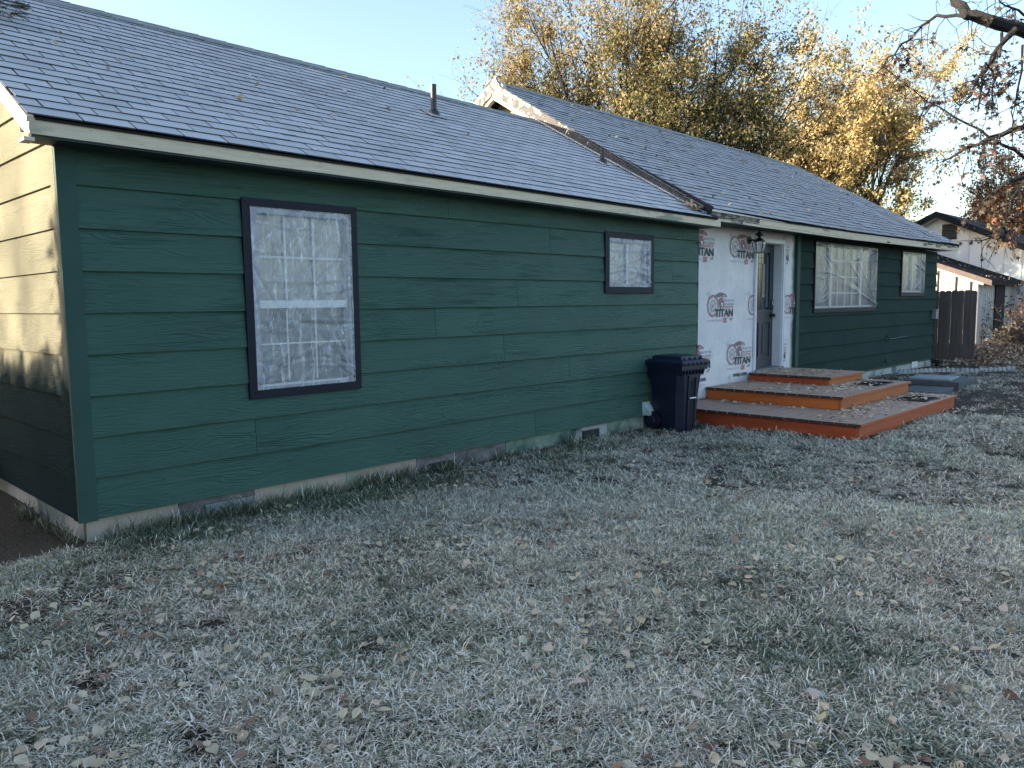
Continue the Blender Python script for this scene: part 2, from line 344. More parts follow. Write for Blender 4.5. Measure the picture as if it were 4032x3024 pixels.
# ------------------------------------------------------------------ the ground
def build_ground():
    xs = np.concatenate([[-900, -400, -200, -100, -50, -25], np.arange(-14, 36.1, .22), [45, 60, 90, 150, 300, 600, 1200]])
    ys = np.concatenate([[-900, -400, -150, -60, -30, -15], np.arange(-9, 12.1, .22), [16, 22, 30, 45, 80, 150, 400, 1200]])
    X, Y = np.meshgrid(xs, ys, indexing='ij'); Z = gh(X, Y); far = (np.abs(X - 10) > 40) | (np.abs(Y) > 14); Z[far] = GZ
    V = np.stack([X, Y, Z], -1).reshape(-1, 3); ny = len(ys)
    i, j = np.meshgrid(np.arange(len(xs) - 1), np.arange(ny - 1), indexing='ij'); a = (i * ny + j).ravel()
    Q = np.stack([a, a + ny, a + ny + 1, a + 1], -1)
    o = link('ground', arr_mesh('ground', V, Q, m_ground)); o.data.polygons.foreach_set('use_smooth', [True] * len(Q)); tag(o, kind='structure')
build_ground()

# ------------------------------------------------------------------ the house
house = empty('house', (0, 0, GZ)); tag(house, 'long green lap sided house with grey shingle roof and unfinished white wrapped entry wall', 'house')
hinv = Matrix.Translation((0, 0, -GZ))
def hp(o, parent=None):      # parent to house (or to a part of it) keeping world coordinates
    o.parent = parent or house
    o.matrix_parent_inverse = Matrix.Identity(4) if (parent and parent is not house) else hinv
    return o
def hb(mb, name, mats, parent=None, bevel=0., smooth=False): return hp(mb.build(name, mats, None, bevel, smooth), parent)
E_ = .27
WX1, MY, MX0, MX1, MZ = 7.526, .231, 11.01, 18.217, .025
WIN = dict(w1=(1.187, 2.189, .687, 2.178), w2=(5.517, 6.475, 1.483, 2.178), m1=(11.572, 14.421, 1.157, 2.373), m2=(15.801, 17.285, 1.436, 2.38))
DOOR = (9.507, 10.505, .303, 2.327)

def wall_with_holes(x0, x1, y0, y1, z0, z1, holes, inset=.07):
    b = MB(); hs = [(a + inset, c - inset, d + inset, e - inset) for a, c, d, e in holes]
    xs = sorted({x0, x1, *[v for h in hs for v in h[:2]]}); zs = sorted({z0, z1, *[v for h in hs for v in h[2:]]})
    for i in range(len(xs) - 1):
        for j in range(len(zs) - 1):
            cx, cz = (xs[i] + xs[i + 1]) / 2, (zs[j] + zs[j + 1]) / 2
            if any(h[0] < cx < h[1] and h[2] < cz < h[3] for h in hs): continue
            b.box(xs[i], xs[i + 1], y0, y1, zs[j], zs[j + 1])
    return b
# wing walls
wing_wall = hb(wall_with_holes(.01, WX1 - .01, .006, .09, 0, 2.395, [WIN['w1'], WIN['w2']]), 'front_wall', m_trimgreen)
gb = MB(); gb.prism([(.006, .012, 0), (.006, 5.4, 0), (.006, 5.4, 2.36), (.006, 2.62, 3.98), (.006, .012, 2.36)], (.09, 0, 0))
gable_wall = hb(gb, 'gable_wall', m_trimgreen)
b = MB(); b.box(WX1 - .1, WX1 - .011, .1, 5.4, 0, 2.39); b.box(.1, WX1 - .1, 5.3, 5.4, 0, 2.39); hb(b, 'back_wall', m_trimgreen)
def board(x0, x1, z0, z1, y=0., tb=.024, tt=.004):
    b = MB(); b.hexa([(x0, y - tb, z0), (x1, y - tb, z0), (x1, y, z0), (x0, y, z0), (x0, y - tt, z1), (x1, y - tt, z1), (x1, y, z1), (x0, y, z1)]); return b
def lay_boards(parent, xa, xb, y, zbase, ztop, wins, joints, mat, TB=.024):
    k = 0
    while zbase + k * E_ < ztop - .02:
        z0 = zbase + k * E_; z1 = min(z0 + E_ + .012, ztop); cuts = []
        for (a, c, d, e) in wins:
            if d < z1 - .015 and e > z0 + .005: cuts.append((a + .02, c - .02, d + .02, e - .02))
        segs = [(xa, xb, z0, z1)]
        for a, c, d, e in sorted(cuts):
            ns = []
            for s in segs:
                if s[0] < a < s[1] or s[0] < c < s[1]:
                    if s[0] < a: ns.append((s[0], a, s[2], s[3]))
                    if s[2] < d - .01: ns.append((a, c, s[2], d))          # strip below the window
                    if s[3] > e + .01: ns.append((a, c, e, s[3]))          # strip above the window
                    if c < s[1]: ns.append((c, s[1], s[2], s[3]))
                else: ns.append(s)
            segs = ns
        # strips keep the board running full length where the window only nips it
        for s in segs:
            xs = [s[0]] + [j for kk, j in joints if kk == k and s[0] + .05 < j < s[1] - .05] + [s[1]]
            for i in range(len(xs) - 1):
                f0 = (s[2] - z0) / E_; f1 = (s[3] - z0) / E_
                tb = TB - (TB - .004) * f0; tt = TB - (TB - .004) * min(1, f1)
                hb(board(xs[i] + (.002 if i else 0), xs[i + 1] - (.002 if i < len(xs) - 2 else 0), s[2], s[3], y, tb, tt), 'siding_board', mat, parent)
        k += 1
lay_boards(wing_wall, .086, WX1 - .012, 0., .0, 2.385, [WIN['w1'], WIN['w2']], [(4, 3.02), (1, 1.23), (0, 4.35), (7, 4.6), (2, 4.9), (3, 3.9), (5, 4.1), (8, 3.2), (6, 6.9)], m_green)
# gable boards (face -X)
def gboard(k):
    z0, z1 = k * E_, (k + 1) * E_ + .012
    def half(z): return 2.66 if z < 2.40 else max(.05, 2.66 - (z - 2.40) / .556)
    ya0, ya1 = 2.62 - half(z0), 2.62 - half(z1)
    if k < 9: ya0 = ya1 = .088
    b = MB(); b.hexa([(-.024, ya0, z0), (.0, ya0, z0), (.0, 5.24 - ya0, z0), (-.024, 5.24 - ya0, z0), (-.004, ya1, z1), (.0, ya1, z1), (.0, 5.24 - ya1, z1), (-.004, 5.24 - ya1, z1)])
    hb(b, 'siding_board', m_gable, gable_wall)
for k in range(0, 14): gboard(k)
b = MB(); b.box(-.028, .086, -.032, .0, -.01, 2.392); hb(b, 'corner_trim', m_trimgreen, None, .002)
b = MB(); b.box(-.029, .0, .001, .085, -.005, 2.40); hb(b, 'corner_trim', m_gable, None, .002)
b = MB(); b.box(WX1 - .011, WX1 + .004, -.012, MY - .012, -.02, 2.36); hb(b, 'end_return', m_navy)

# foundation of the wing: separate skirting panels
fp = [(.03, .634, 'p'), (.634, 1.215, 'g'), (1.215, 2.05, 'p'), (2.05, 2.80, 'p'), (2.80, 3.42, 'g'), (3.42, 3.95, 'g'), (3.95, 4.53, 'n'), (4.53, 5.05, 'n'), (5.05, 5.63, 'w'), (5.63, 6.3, 'n'), (6.3, 7.5, 'w')]
fm = dict(p=m_fpink, g=m_fgrey, n=m_fgreen, w=m_fwhite)
foundation = hb((lambda q: (q.box(.06, WX1, .06, .12, -.45, -.012), q)[1])(MB()), 'foundation', m_fgrey)
for x0, x1, t in fp:
    j = random.uniform(0, .008); b = MB(); b.box(x0 + .003, x1 - .003, .03 - j, .058, -.42, -.004 - random.uniform(0, .012)); hb(b, 'skirting_panel', fm[t], foundation)
for y0, y1, m in ((.03, .42, m_fwhite), (.42, .95, m_ventmetal), (.95, 1.9, m_fwhite), (1.9, 3.2, m_fpink), (3.2, 5.3, m_fwhite)):
    b = MB(); b.box(.03, .058, y0 + .06 + .003, y1 + .06 - .003, -.42, -.006); hb(b, 'skirting_panel', m, foundation)
def vent(x0, x1, z0, z1, m):
    b = MB(); b.box(x0, x1, .012, .028, z0, z1, 1); b.box(x0, x1, .006, .012, z1 - .012, z1); b.box(x0, x1, .006, .012, z0, z0 + .012)
    b.box((x0 + x1) / 2 - .008, (x0 + x1) / 2 + .008, .006, .012, z0 + .012, z1 - .012)
    n = 7
    for i in range(n):
        z = z0 + .016 + (z1 - z0 - .03) * i / n
        b.hexa([(x0 + .004, .004, z), (x1 - .004, .004, z), (x1 - .004, .011, z + .006), (x0 + .004, .011, z + .006), (x0 + .004, .004, z + .003), (x1 - .004, .004, z + .003), (x1 - .004, .011, z + .009), (x0 + .004, .011, z + .009)])
    hb(b, 'foundation_vent', [m, m_ventdark])
vent(.82, 1.20, -.15, -.055, m_ventmetal); vent(2.94, 3.26, -.17, -.085, m_ventdark); vent(5.17, 5.46, -.15, -.055, m_ventdark)

# ---- main block walls
main_wall = hb(wall_with_holes(WX1 - .3, MX1 - .01, MY + .008, MY + .09, -.03, 2.44, [WIN['m1'], WIN['m2'], (DOOR[0] - .01, DOOR[1] + .01, DOOR[2] - .08, DOOR[3] + .01)]), 'front_wall', m_trimgreen)
b = MB(); b.prism([(MX1 - .1, .33, -.03), (MX1 - .1, 6.9, -.03), (MX1 - .1, 6.9, 2.4), (MX1 - .1, 3.6, 4.6), (MX1 - .1, .33, 2.4)], (.09, 0, 0)); b.box(7.6, MX1 - .1, 6.8, 6.9, -.03, 2.4); hb(b, 'back_wall', m_trimgreen)
lay_boards(main_wall, MX0, MX1 - .004, MY, MZ, 2.435, [WIN['m1'], WIN['m2']], [(1, 14.9), (0, 13.2), (3, 16.2), (2, 13.0)], m_greenold, .030)
b = MB(); b.box(10.90, MX0, MY - .044, MY, -.01, 2.435); hb(b, 'corner_trim', m_trimgreen)
# foundation main
b = MB(); b.box(7.6, 10.6, MY + .03, MY + .1, -.45, -.03); hb(b, 'foundation', m_fgrey)
b = MB(); b.box(10.6, MX1 - .03, MY + .02, MY + .12, -.45, .022); b.box(MX1 - .13, MX1 - .032, MY + .12, 6.9, -.45, .02); fmain = hb(b, 'foundation', m_fwhite)
b = MB(); b.box(16.83, 17.0, MY + .006, MY + .02, -.13, .0); b.box(17.02, 17.2, MY + .006, MY + .02, -.13, .0); hb(b, 'foundation_vent', m_vinyl)
# main gable (small triangle above the wing roof)
gb = MB(); gb.prism([(7.66, .26, 2.3), (7.66, 6.9, 2.3), (7.66, 3.6, 4.60)], (.08, 0, 0)); gmain = hb(gb, 'gable_wall', m_gablefar)
for k in range(8):
    z0 = 2.45 + k * E_; z1 = min(z0 + E_ + .01, 4.62)
    def yy(z): return max(.0, (4.64 - z) / .598)
    b = MB(); b.hexa([(7.643, 3.6 - yy(z0), z0), (7.66, 3.6 - yy(z0), z0), (7.66, 3.6 + yy(z0), z0), (7.643, 3.6 + yy(z0), z0), (7.654, 3.6 - yy(z1), z1), (7.66, 3.6 - yy(z1), z1), (7.66, 3.6 + yy(z1), z1), (7.654, 3.6 + yy(z1), z1)])
    hb(b, 'siding_board', m_gablefar, gmain)

# ---- roofs
def zE(x): return 2.505 - .066 * (x + .23) / 7.83
def zR(x): return 4.165 - .085 * (x + .23) / 7.83
YE, YR = -.285, 2.63
SLW = math.atan2(zR(3) - zE(3), YR - YE)
def wing_pt(x, s, n=0.):   # s: 0 eave..1 ridge
    return np.array([x, YE + (YR - YE) * s - n * math.sin(SLW), zE(x) + (zR(x) - zE(x)) * s + n * math.cos(SLW)])
RX0, RX1 = -.235, 7.42
b = MB(); T = .045
def slab(f, x0, x1, s0=.012, s1=1., n0=-.05, n1=-.012):
    b.hexa([f(x0, s0, n0), f(x1, s0, n0), f(x1, s1, n0), f(x0, s1, n0), f(x0, s0, n1), f(x1, s0, n1), f(x1, s1, n1), f(x0, s1, n1)])
slab(wing_pt, RX0 + .01, 7.62)
def wing_back(x, s, n=0.): p = wing_pt(x, s, n); p[1] = 2 * YR - p[1]; return p
slab(wing_back, RX0 + .01, 7.62)
wing_roof = hb(b, 'roof', m_dark)
def tab_mesh(w, h):
    b = MB(); b.hexa([(0, 0, 0), (w, 0, 0), (w, h, -.004), (0, h, -.004), (0, 0, .009), (w, 0, .009), (w, h, .0005), (0, h, .0005)]); b.mi[-4] = b.mi[-1] = b.mi[-3] = 1; return b
EXPO, TABW = .1435, .305
SLEN = math.hypot(zR(3) - zE(3), YR - YE)
tabs = []
nc = int(SLEN / EXPO) + 1
r2 = random.Random(3)
for c in range(nc):
    off = (c % 2) * TABW / 2 + [0, .02, -.015, .01][c % 4] + r2.uniform(-.012, .012)
    x = RX0 - off
    s = c * EXPO / SLEN
    if s > .985: continue
    while x < RX1:
        x0, x1 = max(x, RX0), min(x + TABW - .009, RX1)
        if x1 - x0 > .03: tabs.append((x0, x1, s, c))
        x += TABW
def tdist(t): p = wing_pt((t[0] + t[1]) / 2, t[2]); return np.linalg.norm(p - CAM)
full = [t for t in tabs if abs(t[1] - t[0] - (TABW - .009)) < 1e-4]
vis = sorted(full, key=tdist)
vis = [t for t in vis if wing_pt(t[0], t[2])[0] > -.2][:296]
vset = set(vis)
m_tab = tab_mesh(TABW - .009, EXPO + .02).mesh('shingle', [m_shingle, m_shedge])
a_ = m_tab.attributes.new('tone', 'FLOAT', 'FACE'); a_.data.foreach_set('value', [.0] * 6)
for t in vis:
    o = link('shingle', m_tab); hp(o, wing_roof)
    o.location = wing_pt(t[0], t[2], -.006 + r2.uniform(0, .003)); o.rotation_euler = (SLW, math.atan(.0095), r2.uniform(-.004, .004))
def frame_tabs(ts, f, ang, mat, name, tw, parent, jit=.003, curl=0.):
    V = []; Q = []; tone = []; MI = []; ca, sa = math.cos(ang), math.sin(ang)
    for (x0, x1, s, c) in ts:
        p = f(x0, s, -.006 + r2.uniform(0, jit)); h = EXPO + .02; w = x1 - x0; k = len(V); cu = r2.uniform(0, curl) if r2.random() < .3 else 0
        for (u, v, n) in [(0, 0, 0), (w, 0, cu), (w, h, -.004), (0, h, -.004), (0, 0, .009), (w, 0, .009 + cu), (w, h, .0005), (0, h, .0005)]:
            V.append((p[0] + u, p[1] + v * ca - n * sa, p[2] + v * sa + n * ca - u * .0095))
        Q += [tuple(k + i for i in q) for q in [(3, 2, 1, 0), (4, 5, 6, 7), (0, 1, 5, 4), (1, 2, 6, 5), (2, 3, 7, 6), (3, 0, 4, 7)]]
        tone += [r2.random()] * 6; MI += [0, 0, 1, 1, 0, 1]
    o = hp(link(name, arr_mesh(name, V, Q, [mat, m_shedge], {'tone': ('FACE', 'FLOAT', tone)})), parent); o.data.polygons.foreach_set('material_index', MI); o['kind'] = 'stuff'; return o
frame_tabs([t for t in tabs if t not in vset], wing_pt, SLW, m_shingle, 'shingle_field', TABW, wing_roof)
# ridge caps of the wing
xx = RX0
while xx < 7.25:
    L = .30; b = MB()
    for sgn in (1, -1):
        f = wing_pt if sgn == 1 else wing_back
        j = r2.uniform(0, .006)
        b.hexa([f(xx, .955, .002), f(xx + L, .955, .004 + j), f(xx + L, 1.0, .004 + j), f(xx, 1.0, .002), f(xx, .955, .010), f(xx + L, .955, .014 + j), f(xx + L, 1.004, .016 + j), f(xx, 1.004, .012)])
    hb(b, 'ridge_cap', m_cap, wing_roof); xx += .16 if False else .30
# fascia, drip gap, soffit of the wing
def lin(x0, x1, y0, y1, za, zb, m, name, zf=zE, parent=None, bevel=0., mats=None):
    b = MB(); b.hexa([(x0, y0, zf(x0) + za), (x1, y0, zf(x1) + za), (x1, y1, zf(x1) + za), (x0, y1, zf(x0) + za), (x0, y0, zf(x0) + zb), (x1, y0, zf(x1) + zb), (x1, y1, zf(x1) + zb), (x0, y1, zf(x0) + zb)])
    return hb(b, name, m, parent, bevel)
lin(-.215, 3.05, -.252, -.23, -.108, -.016, m_fascia, 'fascia'); lin(3.053, 7.66, -.250, -.23, -.106, -.019, m_fascia, 'fascia'); lin(-.20, 7.64, -.229, -.01, -.06, -.028, m_dark, 'fascia_backing')
lin(-.20, 7.62, -.240, -.226, -.122, -.106, m_soffit, 'soffit_edge'); lin(-.20, 7.62, -.225, .004, -.118, -.108, m_soffit, 'soffit')
lin(-.18, 7.55, -.264, -.2525, -.026, -.012, m_dark, 'drip_edge')
# rake boards of the wing gable
def rake(x0, x1, f, s0, s1, n0, n1, m, name, parent=None):
    b = MB(); b.hexa([f(x0, s0, n0), f(x1, s0, n0), f(x1, s1, n0), f(x0, s1, n0), f(x0, s0, n1), f(x1, s0, n1), f(x1, s1, n1), f(x0, s1, n1)]); return hb(b, name, m, parent)
for f in (wing_pt, wing_back):
    rake(-.218, -.195, f, -.002, 1., -.135, -.013, m_rakewhite, 'rake_board'); rake(-.236, -.219, f, -.006, 1., -.045, -.013, m_rakewhite, 'rake_board')
    rake(-.194, .0, f, .05, 1., -.135, -.12, m_rakewhite, 'rake_soffit')
b = MB(); b.box(-.252, -.196, -.275, -.16, 2.352, 2.372); hb(b, 'rake_return', m_rakewhite)
# vent pipes
def vent_pipe(x, s, h, r, boot):
    p = wing_pt(x, s); b = MB(); b.tube([(p[0], p[1], p[2] - .05), (p[0], p[1], p[2] + h)], r, 14); o = hb(b, 'vent_pipe', m_blackpipe, None, 0, False)
    b = MB(); q = lambda du, dv, n: wing_pt(x + du, s + dv / SLEN, n)
    b.hexa([q(-boot, -boot * .9, .012), q(boot, -boot * .9, .012), q(boot, boot, .012), q(-boot, boot, .012), q(-boot, -boot * .9, .018), q(boot, -boot * .9, .018), q(boot, boot, .018), q(-boot, boot, .018)])
    hb(b, 'pipe_boot', m_shingle if boot > .1 else m_lead, o)
    b = MB(); b.lathe([(r + .035, -.01), (r + .03, .03), (r + .004, .06), (r + .002, .062)], (p[0], p[1], p[2]), 14); hb(b, 'pipe_collar', m_blackpipe, o)
vent_pipe(4.47, (1.65 - YE) / (YR - YE), .34, .034, .14); vent_pipe(6.92, (1.10 - YE) / (YR - YE), .20, .030, .095)

# main roof
MYE, MYR = -.185, 3.6
GX0, GX1 = 7.30, 18.42
def mzE(x): return 2.575 - .03 * math.sin(math.pi * min(1, max(0, (x - GX0) / 9.)))+ (.012 if x > 17 else 0)
def mzR(x): return 4.855 - .085 * (x - GX0) / 11.1
SLM = math.atan2(4.81 - 2.56, MYR - MYE); MLEN = math.hypot(4.81 - 2.56, MYR - MYE)
def gxr(x, s): # right rake runs slightly in towards the ridge
    return x if x < 17.6 else x - (x - 17.6) / .82 * .27 * s
def main_pt(x, s, n=0.): return np.array([gxr(x, s), MYE + (MYR - MYE) * s - n * math.sin(SLM), mzE(x) * (1 - s) + mzR(x) * s + n * math.cos(SLM)])
def main_back(x, s, n=0.): p = main_pt(x, s, n); p[1] = 2 * MYR - p[1]; return p
b = MB(); xs = np.linspace(GX0 + .02, GX1 - .01, 13)
for i in range(12): slab(main_pt, xs[i], xs[i + 1]); slab(main_back, xs[i], xs[i + 1])
main_roof = hb(b, 'roof', m_dark)
mt = []
for c in range(int(MLEN / EXPO) + 1):
    s = c * EXPO / MLEN
    if s > .99: continue
    x = GX0 - (c % 2) * TABW / 2 + r2.uniform(-.015, .015)
    while x < GX1:
        x0, x1 = max(x, GX0), min(x + TABW - .009, GX1)
        if x1 - x0 > .03: mt.append((x0, x1, s, c))
        x += TABW
frame_tabs(mt, main_pt, SLM, m_shingle2, 'shingle_field', TABW, main_roof, .006, .007)
bt = [(t[0], t[1], t[2], t[3]) for t in mt if t[2] > .8]
x = GX0
while x < GX1 - .1:
    b = MB(); L = min(.30, GX1 - x)
    for f in (main_pt, main_back):
        b.hexa([f(x, .965, .004), f(x + L, .965, .006), f(x + L, 1., .006), f(x, 1., .004), f(x, .965, .012), f(x + L, .965, .018), f(x + L, 1.003, .02), f(x, 1.003, .014)])
    hb(b, 'ridge_cap', m_cap, main_roof); x += .3
# main rake: dark peeling board over the wing roof, cream inner trim near the peak
rake(7.312, 7.345, main_pt, -.004, 1.022, -.175, -.013, m_rake, 'rake_board'); rake(7.317, 7.346, main_back, .0, 1.022, -.175, -.013, m_rake, 'rake_board')
rake(7.347, 7.42, main_pt, .745, 1.03, -.235, -.16, m_rakewhite, 'rake_trim'); rake(7.350, 7.423, main_back, .55, 1.03, -.235, -.16, m_rakewhite, 'rake_trim')
rake(7.421, 7.64, main_pt, .74, .996, -.10, -.062, m_soffit, 'rake_soffit'); rake(7.421, 7.64, main_back, .5, .996, -.10, -.062, m_soffit, 'rake_soffit')
# flashing along the valley between the roofs
def fl(x, s, n): return wing_pt(x, s, n)
rake(7.235, 7.315, wing_pt, .015, .99, .012, .030, m_metal, 'flashing'); rake(7.347, 7.40, wing_pt, .015, .97, .0, .115, m_dark, 'flashing')
# main fascia / soffit
xs = [(7.345, 8.9), (8.903, 12.2), (12.203, 15.9), (15.903, 18.39)]
for i, (a, c) in enumerate(xs):
    lin(a, c, -.152, -.128, -.118 + .004 * (i % 2), -.03, m_rot if i == 0 else m_fascia, 'fascia', mzE); lin(a, c, -.160 - .001 * i, -.127, -.145, -.120 if i else -.1185, m_fascia, 'fascia_strip', mzE)
b = MB()
for k in range(9):
    x = 16.0 + .27 * k; b.box(x, x + .2 + .06 * (k % 2), -.166, -.153, mzE(x) - .10 + .02 * (k % 3), mzE(x) - .055 + .015 * (k % 2))
hb(b, 'rotten_strip', m_rot)
b = MB(); b.box(8.1, 8.4, -.166, -.153, 2.42, 2.47); b.box(13.9, 14.02, -.17, -.158, 2.425, 2.45); hb(b, 'rotten_strip', m_rot)
lin(7.345, 18.3, -.126, MY + .006, -.142, -.130, m_soffit, 'soffit', mzE); lin(7.36, 18.36, -.127, -.05, -.128, -.03, m_dark, 'fascia_backing', mzE)
b = MB(); b.hexa([(7.50, -.172, 2.535), (9.7, -.168, 2.518), (9.7, -.14, 2.522), (7.50, -.14, 2.545), (7.50, -.178, 2.565), (9.7, -.172, 2.523), (9.7, -.14, 2.527), (7.50, -.14, 2.575)]); hb(b, 'drip_edge', m_vinyl)
lin(9.72, 18.36, -.168, -.153, -.036, -.022, m_dark, 'drip_edge', mzE)
rake(18.37, 18.395, main_pt, -.003, 1., -.16, -.013, m_rake, 'rake_board'); rake(18.37, 18.395, main_back, 0, 1., -.16, -.013, m_rake, 'rake_board'); rake(18.1, 18.369, main_pt, .1, 1., -.15, -.135, m_soffit, 'rake_soffit')

# ---- housewrap and its print
b = MB(); nx, nz = 60, 46
def wy(x, z): return MY - .0035 - .0025 * math.sin(x * 7 + z * 3) * math.sin(z * 5.1 + x) - .0012 * math.sin(x * 23 - z * 9 + math.sin(z * 7)) - .02 * max(0, (8.15 - x)) * max(0, .35 - z)
def wrap_rect(x0, x1, z0, z1, nx, nz):
    k = len(b.v); vs = []
    for i in range(nx + 1):
        for j in range(nz + 1):
            x = x0 + (x1 - x0) * i / nx; z = z0 + (z1 - z0) * j / nz; vs.append((x, wy(x, z), z))
    b.add(vs, [(i * (nz + 1) + j, (i + 1) * (nz + 1) + j, (i + 1) * (nz + 1) + j + 1, i * (nz + 1) + j + 1) for i in range(nx) for j in range(nz)])
wrap_rect(WX1 + .006, DOOR[0] + .02, .012, 2.436, 40, 46); wrap_rect(DOOR[0] + .02, DOOR[1] - .02, DOOR[3] - .02, 2.436, 14, 4); wrap_rect(DOOR[1] - .02, 10.905, .012, 2.436, 10, 46)
wrap = hb(b, 'housewrap', m_wrap, None, 0, True)
sol = wrap.modifiers.new('thickness', 'SOLIDIFY'); sol.thickness = .001; sol.offset = 1
def text_mesh(txt, bold=0., shear=0.):
    cu = bpy.data.curves.new('t', 'FONT'); cu.body = txt; cu.size = 1; cu.offset = bold; cu.shear = shear; cu.resolution_u = 3; cu.fill_mode = 'FRONT' if cu.dimensions == '2D' else cu.fill_mode
    ob = bpy.data.objects.new('t', cu); C.objects.link(ob); bpy.context.view_layer.update()
    me = bpy.data.meshes.new_from_object(ob.evaluated_get(bpy.context.evaluated_depsgraph_get()))
    v = np.array([w.co[:2] for w in me.vertices]); f = [tuple(p.vertices) for p in me.polygons]
    bpy.data.objects.remove(ob); bpy.data.curves.remove(cu); bpy.data.meshes.remove(me); return v, f
TXT = {}
class Pr:                      # flat print collected in wall coordinates
    def __init__(s): s.b = MB(); s.lay = 0
    def poly(s, pts, m, l=0): s.b.add([(x, MY - .0105 - .0004 * l, z) for x, z in pts], [tuple(range(len(pts)))], m)
    def ring(s, cx, cz, r0, r1, m, a0=0, a1=360, n=36, l=0, sx=1.):
        for i in range(n):
            a, c = R(a0 + (a1 - a0) * i / n), R(a0 + (a1 - a0) * (i + 1) / n)
            s.poly([(cx + sx * r0 * math.cos(a), cz + r0 * math.sin(a)), (cx + sx * r1 * math.cos(a), cz + r1 * math.sin(a)), (cx + sx * r1 * math.cos(c), cz + r1 * math.sin(c)), (cx + sx * r0 * math.cos(c), cz + r0 * math.sin(c))], m, l)
    def text(s, t, x0, x1, z0, z1, m, bold=0., shear=0., l=0):
        key = (t, bold, shear)
        if key not in TXT: TXT[key] = text_mesh(*key)
        v, f = TXT[key]; lo, hi = v.min(0), v.max(0); w = (v - lo) / (hi - lo)
        s.b.add([(x0 + a * (x1 - x0), MY - .0105 - .0004 * l, z0 + c * (z1 - z0)) for a, c in w], f, m)
def logo(x, z, foot):
    p = Pr(); u = lambda a: x + (a - 160) * .001927; v = lambda c: z + (1370 - c) * .00098
    cx, cz = u(240), v(1120)
    p.ring(cx, cz, .136, .152, 3); p.ring(cx, cz, .124, .129, 4); p.ring(cx, cz, .068, .076, 3); p.ring(cx, cz, .030, .036, 2)
    for k in range(8): a = R(45 * k + 20); p.ring(cx + .098 * math.cos(a), cz + .098 * math.sin(a), .006, .012, 2, n=8)
    for k in range(5): a = R(72 * k + 90); p.poly([(cx + .006 * math.cos(a + 1.57), cz + .006 * math.sin(a + 1.57)), (cx + .06 * math.cos(a), cz + .06 * math.sin(a)), (cx - .006 * math.cos(a + 1.57), cz - .006 * math.sin(a + 1.57))], 2)
    for d in (0, 16, 34): p.poly([(u(135 + d), v(930 - d * .6)), (u(138 + d), v(930 - d * .6)), (u(196 + d), v(1010 - d * .5)), (u(190 + d), v(1010 - d * .5))], 2)
    # crest: fan of a helmet, dark on the left, red on the right, behind it a dark rim
    hx, hz = u(350), v(1018)
    p.ring(hx, hz, .072, .086, 3, 15, 165, 24, 1, 2.1)
    for k in range(12):
        p.ring(hx, hz, .030, .070, (4 if k < 4 else 3), 18 + 11.4 * k, 18 + 11.4 * (k + 1) - (2.5 if k >= 4 else 0), 3, 1, 2.1)
    # helmet face
    p.poly([(u(322), v(1030)), (u(345), v(1000)), (u(378), v(1015)), (u(392), v(1100)), (u(388), v(1165)), (u(362), v(1195)), (u(338), v(1150)), (u(328), v(1090))], 3, 2)
    p.poly([(u(336), v(1035)), (u(360), v(1022)), (u(376), v(1050)), (u(356), v(1066)), (u(340), v(1062))], 1, 3)
    p.poly([(u(348), v(1085)), (u(362), v(1076)), (u(384), v(1090)), (u(372), v(1110)), (u(380), v(1138)), (u(364), v(1130))], 5, 3)
    p.poly([(u(346), v(1150)), (u(384), v(1135)), (u(378), v(1172)), (u(362), v(1184))], 2, 3)
    p.poly([(u(396), v(1022)), (u(540), v(1022)), (u(540), v(1122)), (u(396), v(1122))][::1], 5, 3)
    p.text('PROTECTIVE', u(402), u(538), v(1066), v(1030), 0, .012, 0, 4); p.text('HOUSEWRAP', u(400), u(538), v(1117), v(1082), 0, .012, 0, 4)
    for c in (1128, 1147): p.poly([(u(398), v(c + 8)), (u(532), v(c + 8)), (u(532), v(c)), (u(398), v(c))], 1, 4)
    p.text('TITAN', u(268), u(530), v(1282), v(1168), 0, .035, 0, 4)
    p.text('drainage wrap by', u(163), u(370), v(1352), v(1312), 2, 0, 0, 1); p.text('OX', u(384), u(448), v(1370), v(1292), 1, .04, .25, 1); p.text('HP', u(484), u(526), v(1340), v(1296), 0, -.005, 0, 1)
    if foot:
        p.text('oxep.com', x + .195, x + .60, z - .105, z - .040, 0, .03, 0, 1)
        p.ring(x + .09, z - .09, .032, .037, 2, n=20); p.text('ER', x + .068, x + .112, z - .11, z - .07, 2, 0, 0, 1); p.text('listed', x + .05, x + .13, z - .165, z - .14, 2)
        p.text('Housewrap Building Products', x + .195, x + .60, z - .148, z - .125, 2); p.text('Constantine, Michigan', x + .195, x + .50, z - .178, z - .157, 2)
    me = p.b.mesh('wrap_print', PRINT, fix=False)
    bm = bmesh.new(); bm.from_mesh(me)
    def cut(co, no):
        g = bm.verts[:] + bm.edges[:] + bm.faces[:]; bmesh.ops.bisect_plane(bm, geom=g, plane_co=co, plane_no=no, clear_outer=True)
    if x < DOOR[0]: cut((DOOR[0] + .015, 0, 0), (1, 0, 0))
    else: cut((DOOR[1] - .015, 0, 0), (-1, 0, 0)); cut((10.905, 0, 0), (1, 0, 0))
    cut((WX1 + .01, 0, 0), (-1, 0, 0)); cut((0, 0, 2.43), (0, 0, 1))
    for f in bm.faces:
        f.normal_update()
        if f.normal.y > 0: f.normal_flip()
    bm.to_mesh(me); bm.free()
    if len(me.polygons): hp(link('wrap_print', me), wrap)
for i in range(3):
    logo(7.595 + 1.165 * i, 1.915, False); logo(8.163 + 1.165 * i - (1.165 if i == 2 else 0) + (1.165 if i == 2 else 0), 1.068, False); logo(7.545 + 1.175 * i, .352, True)
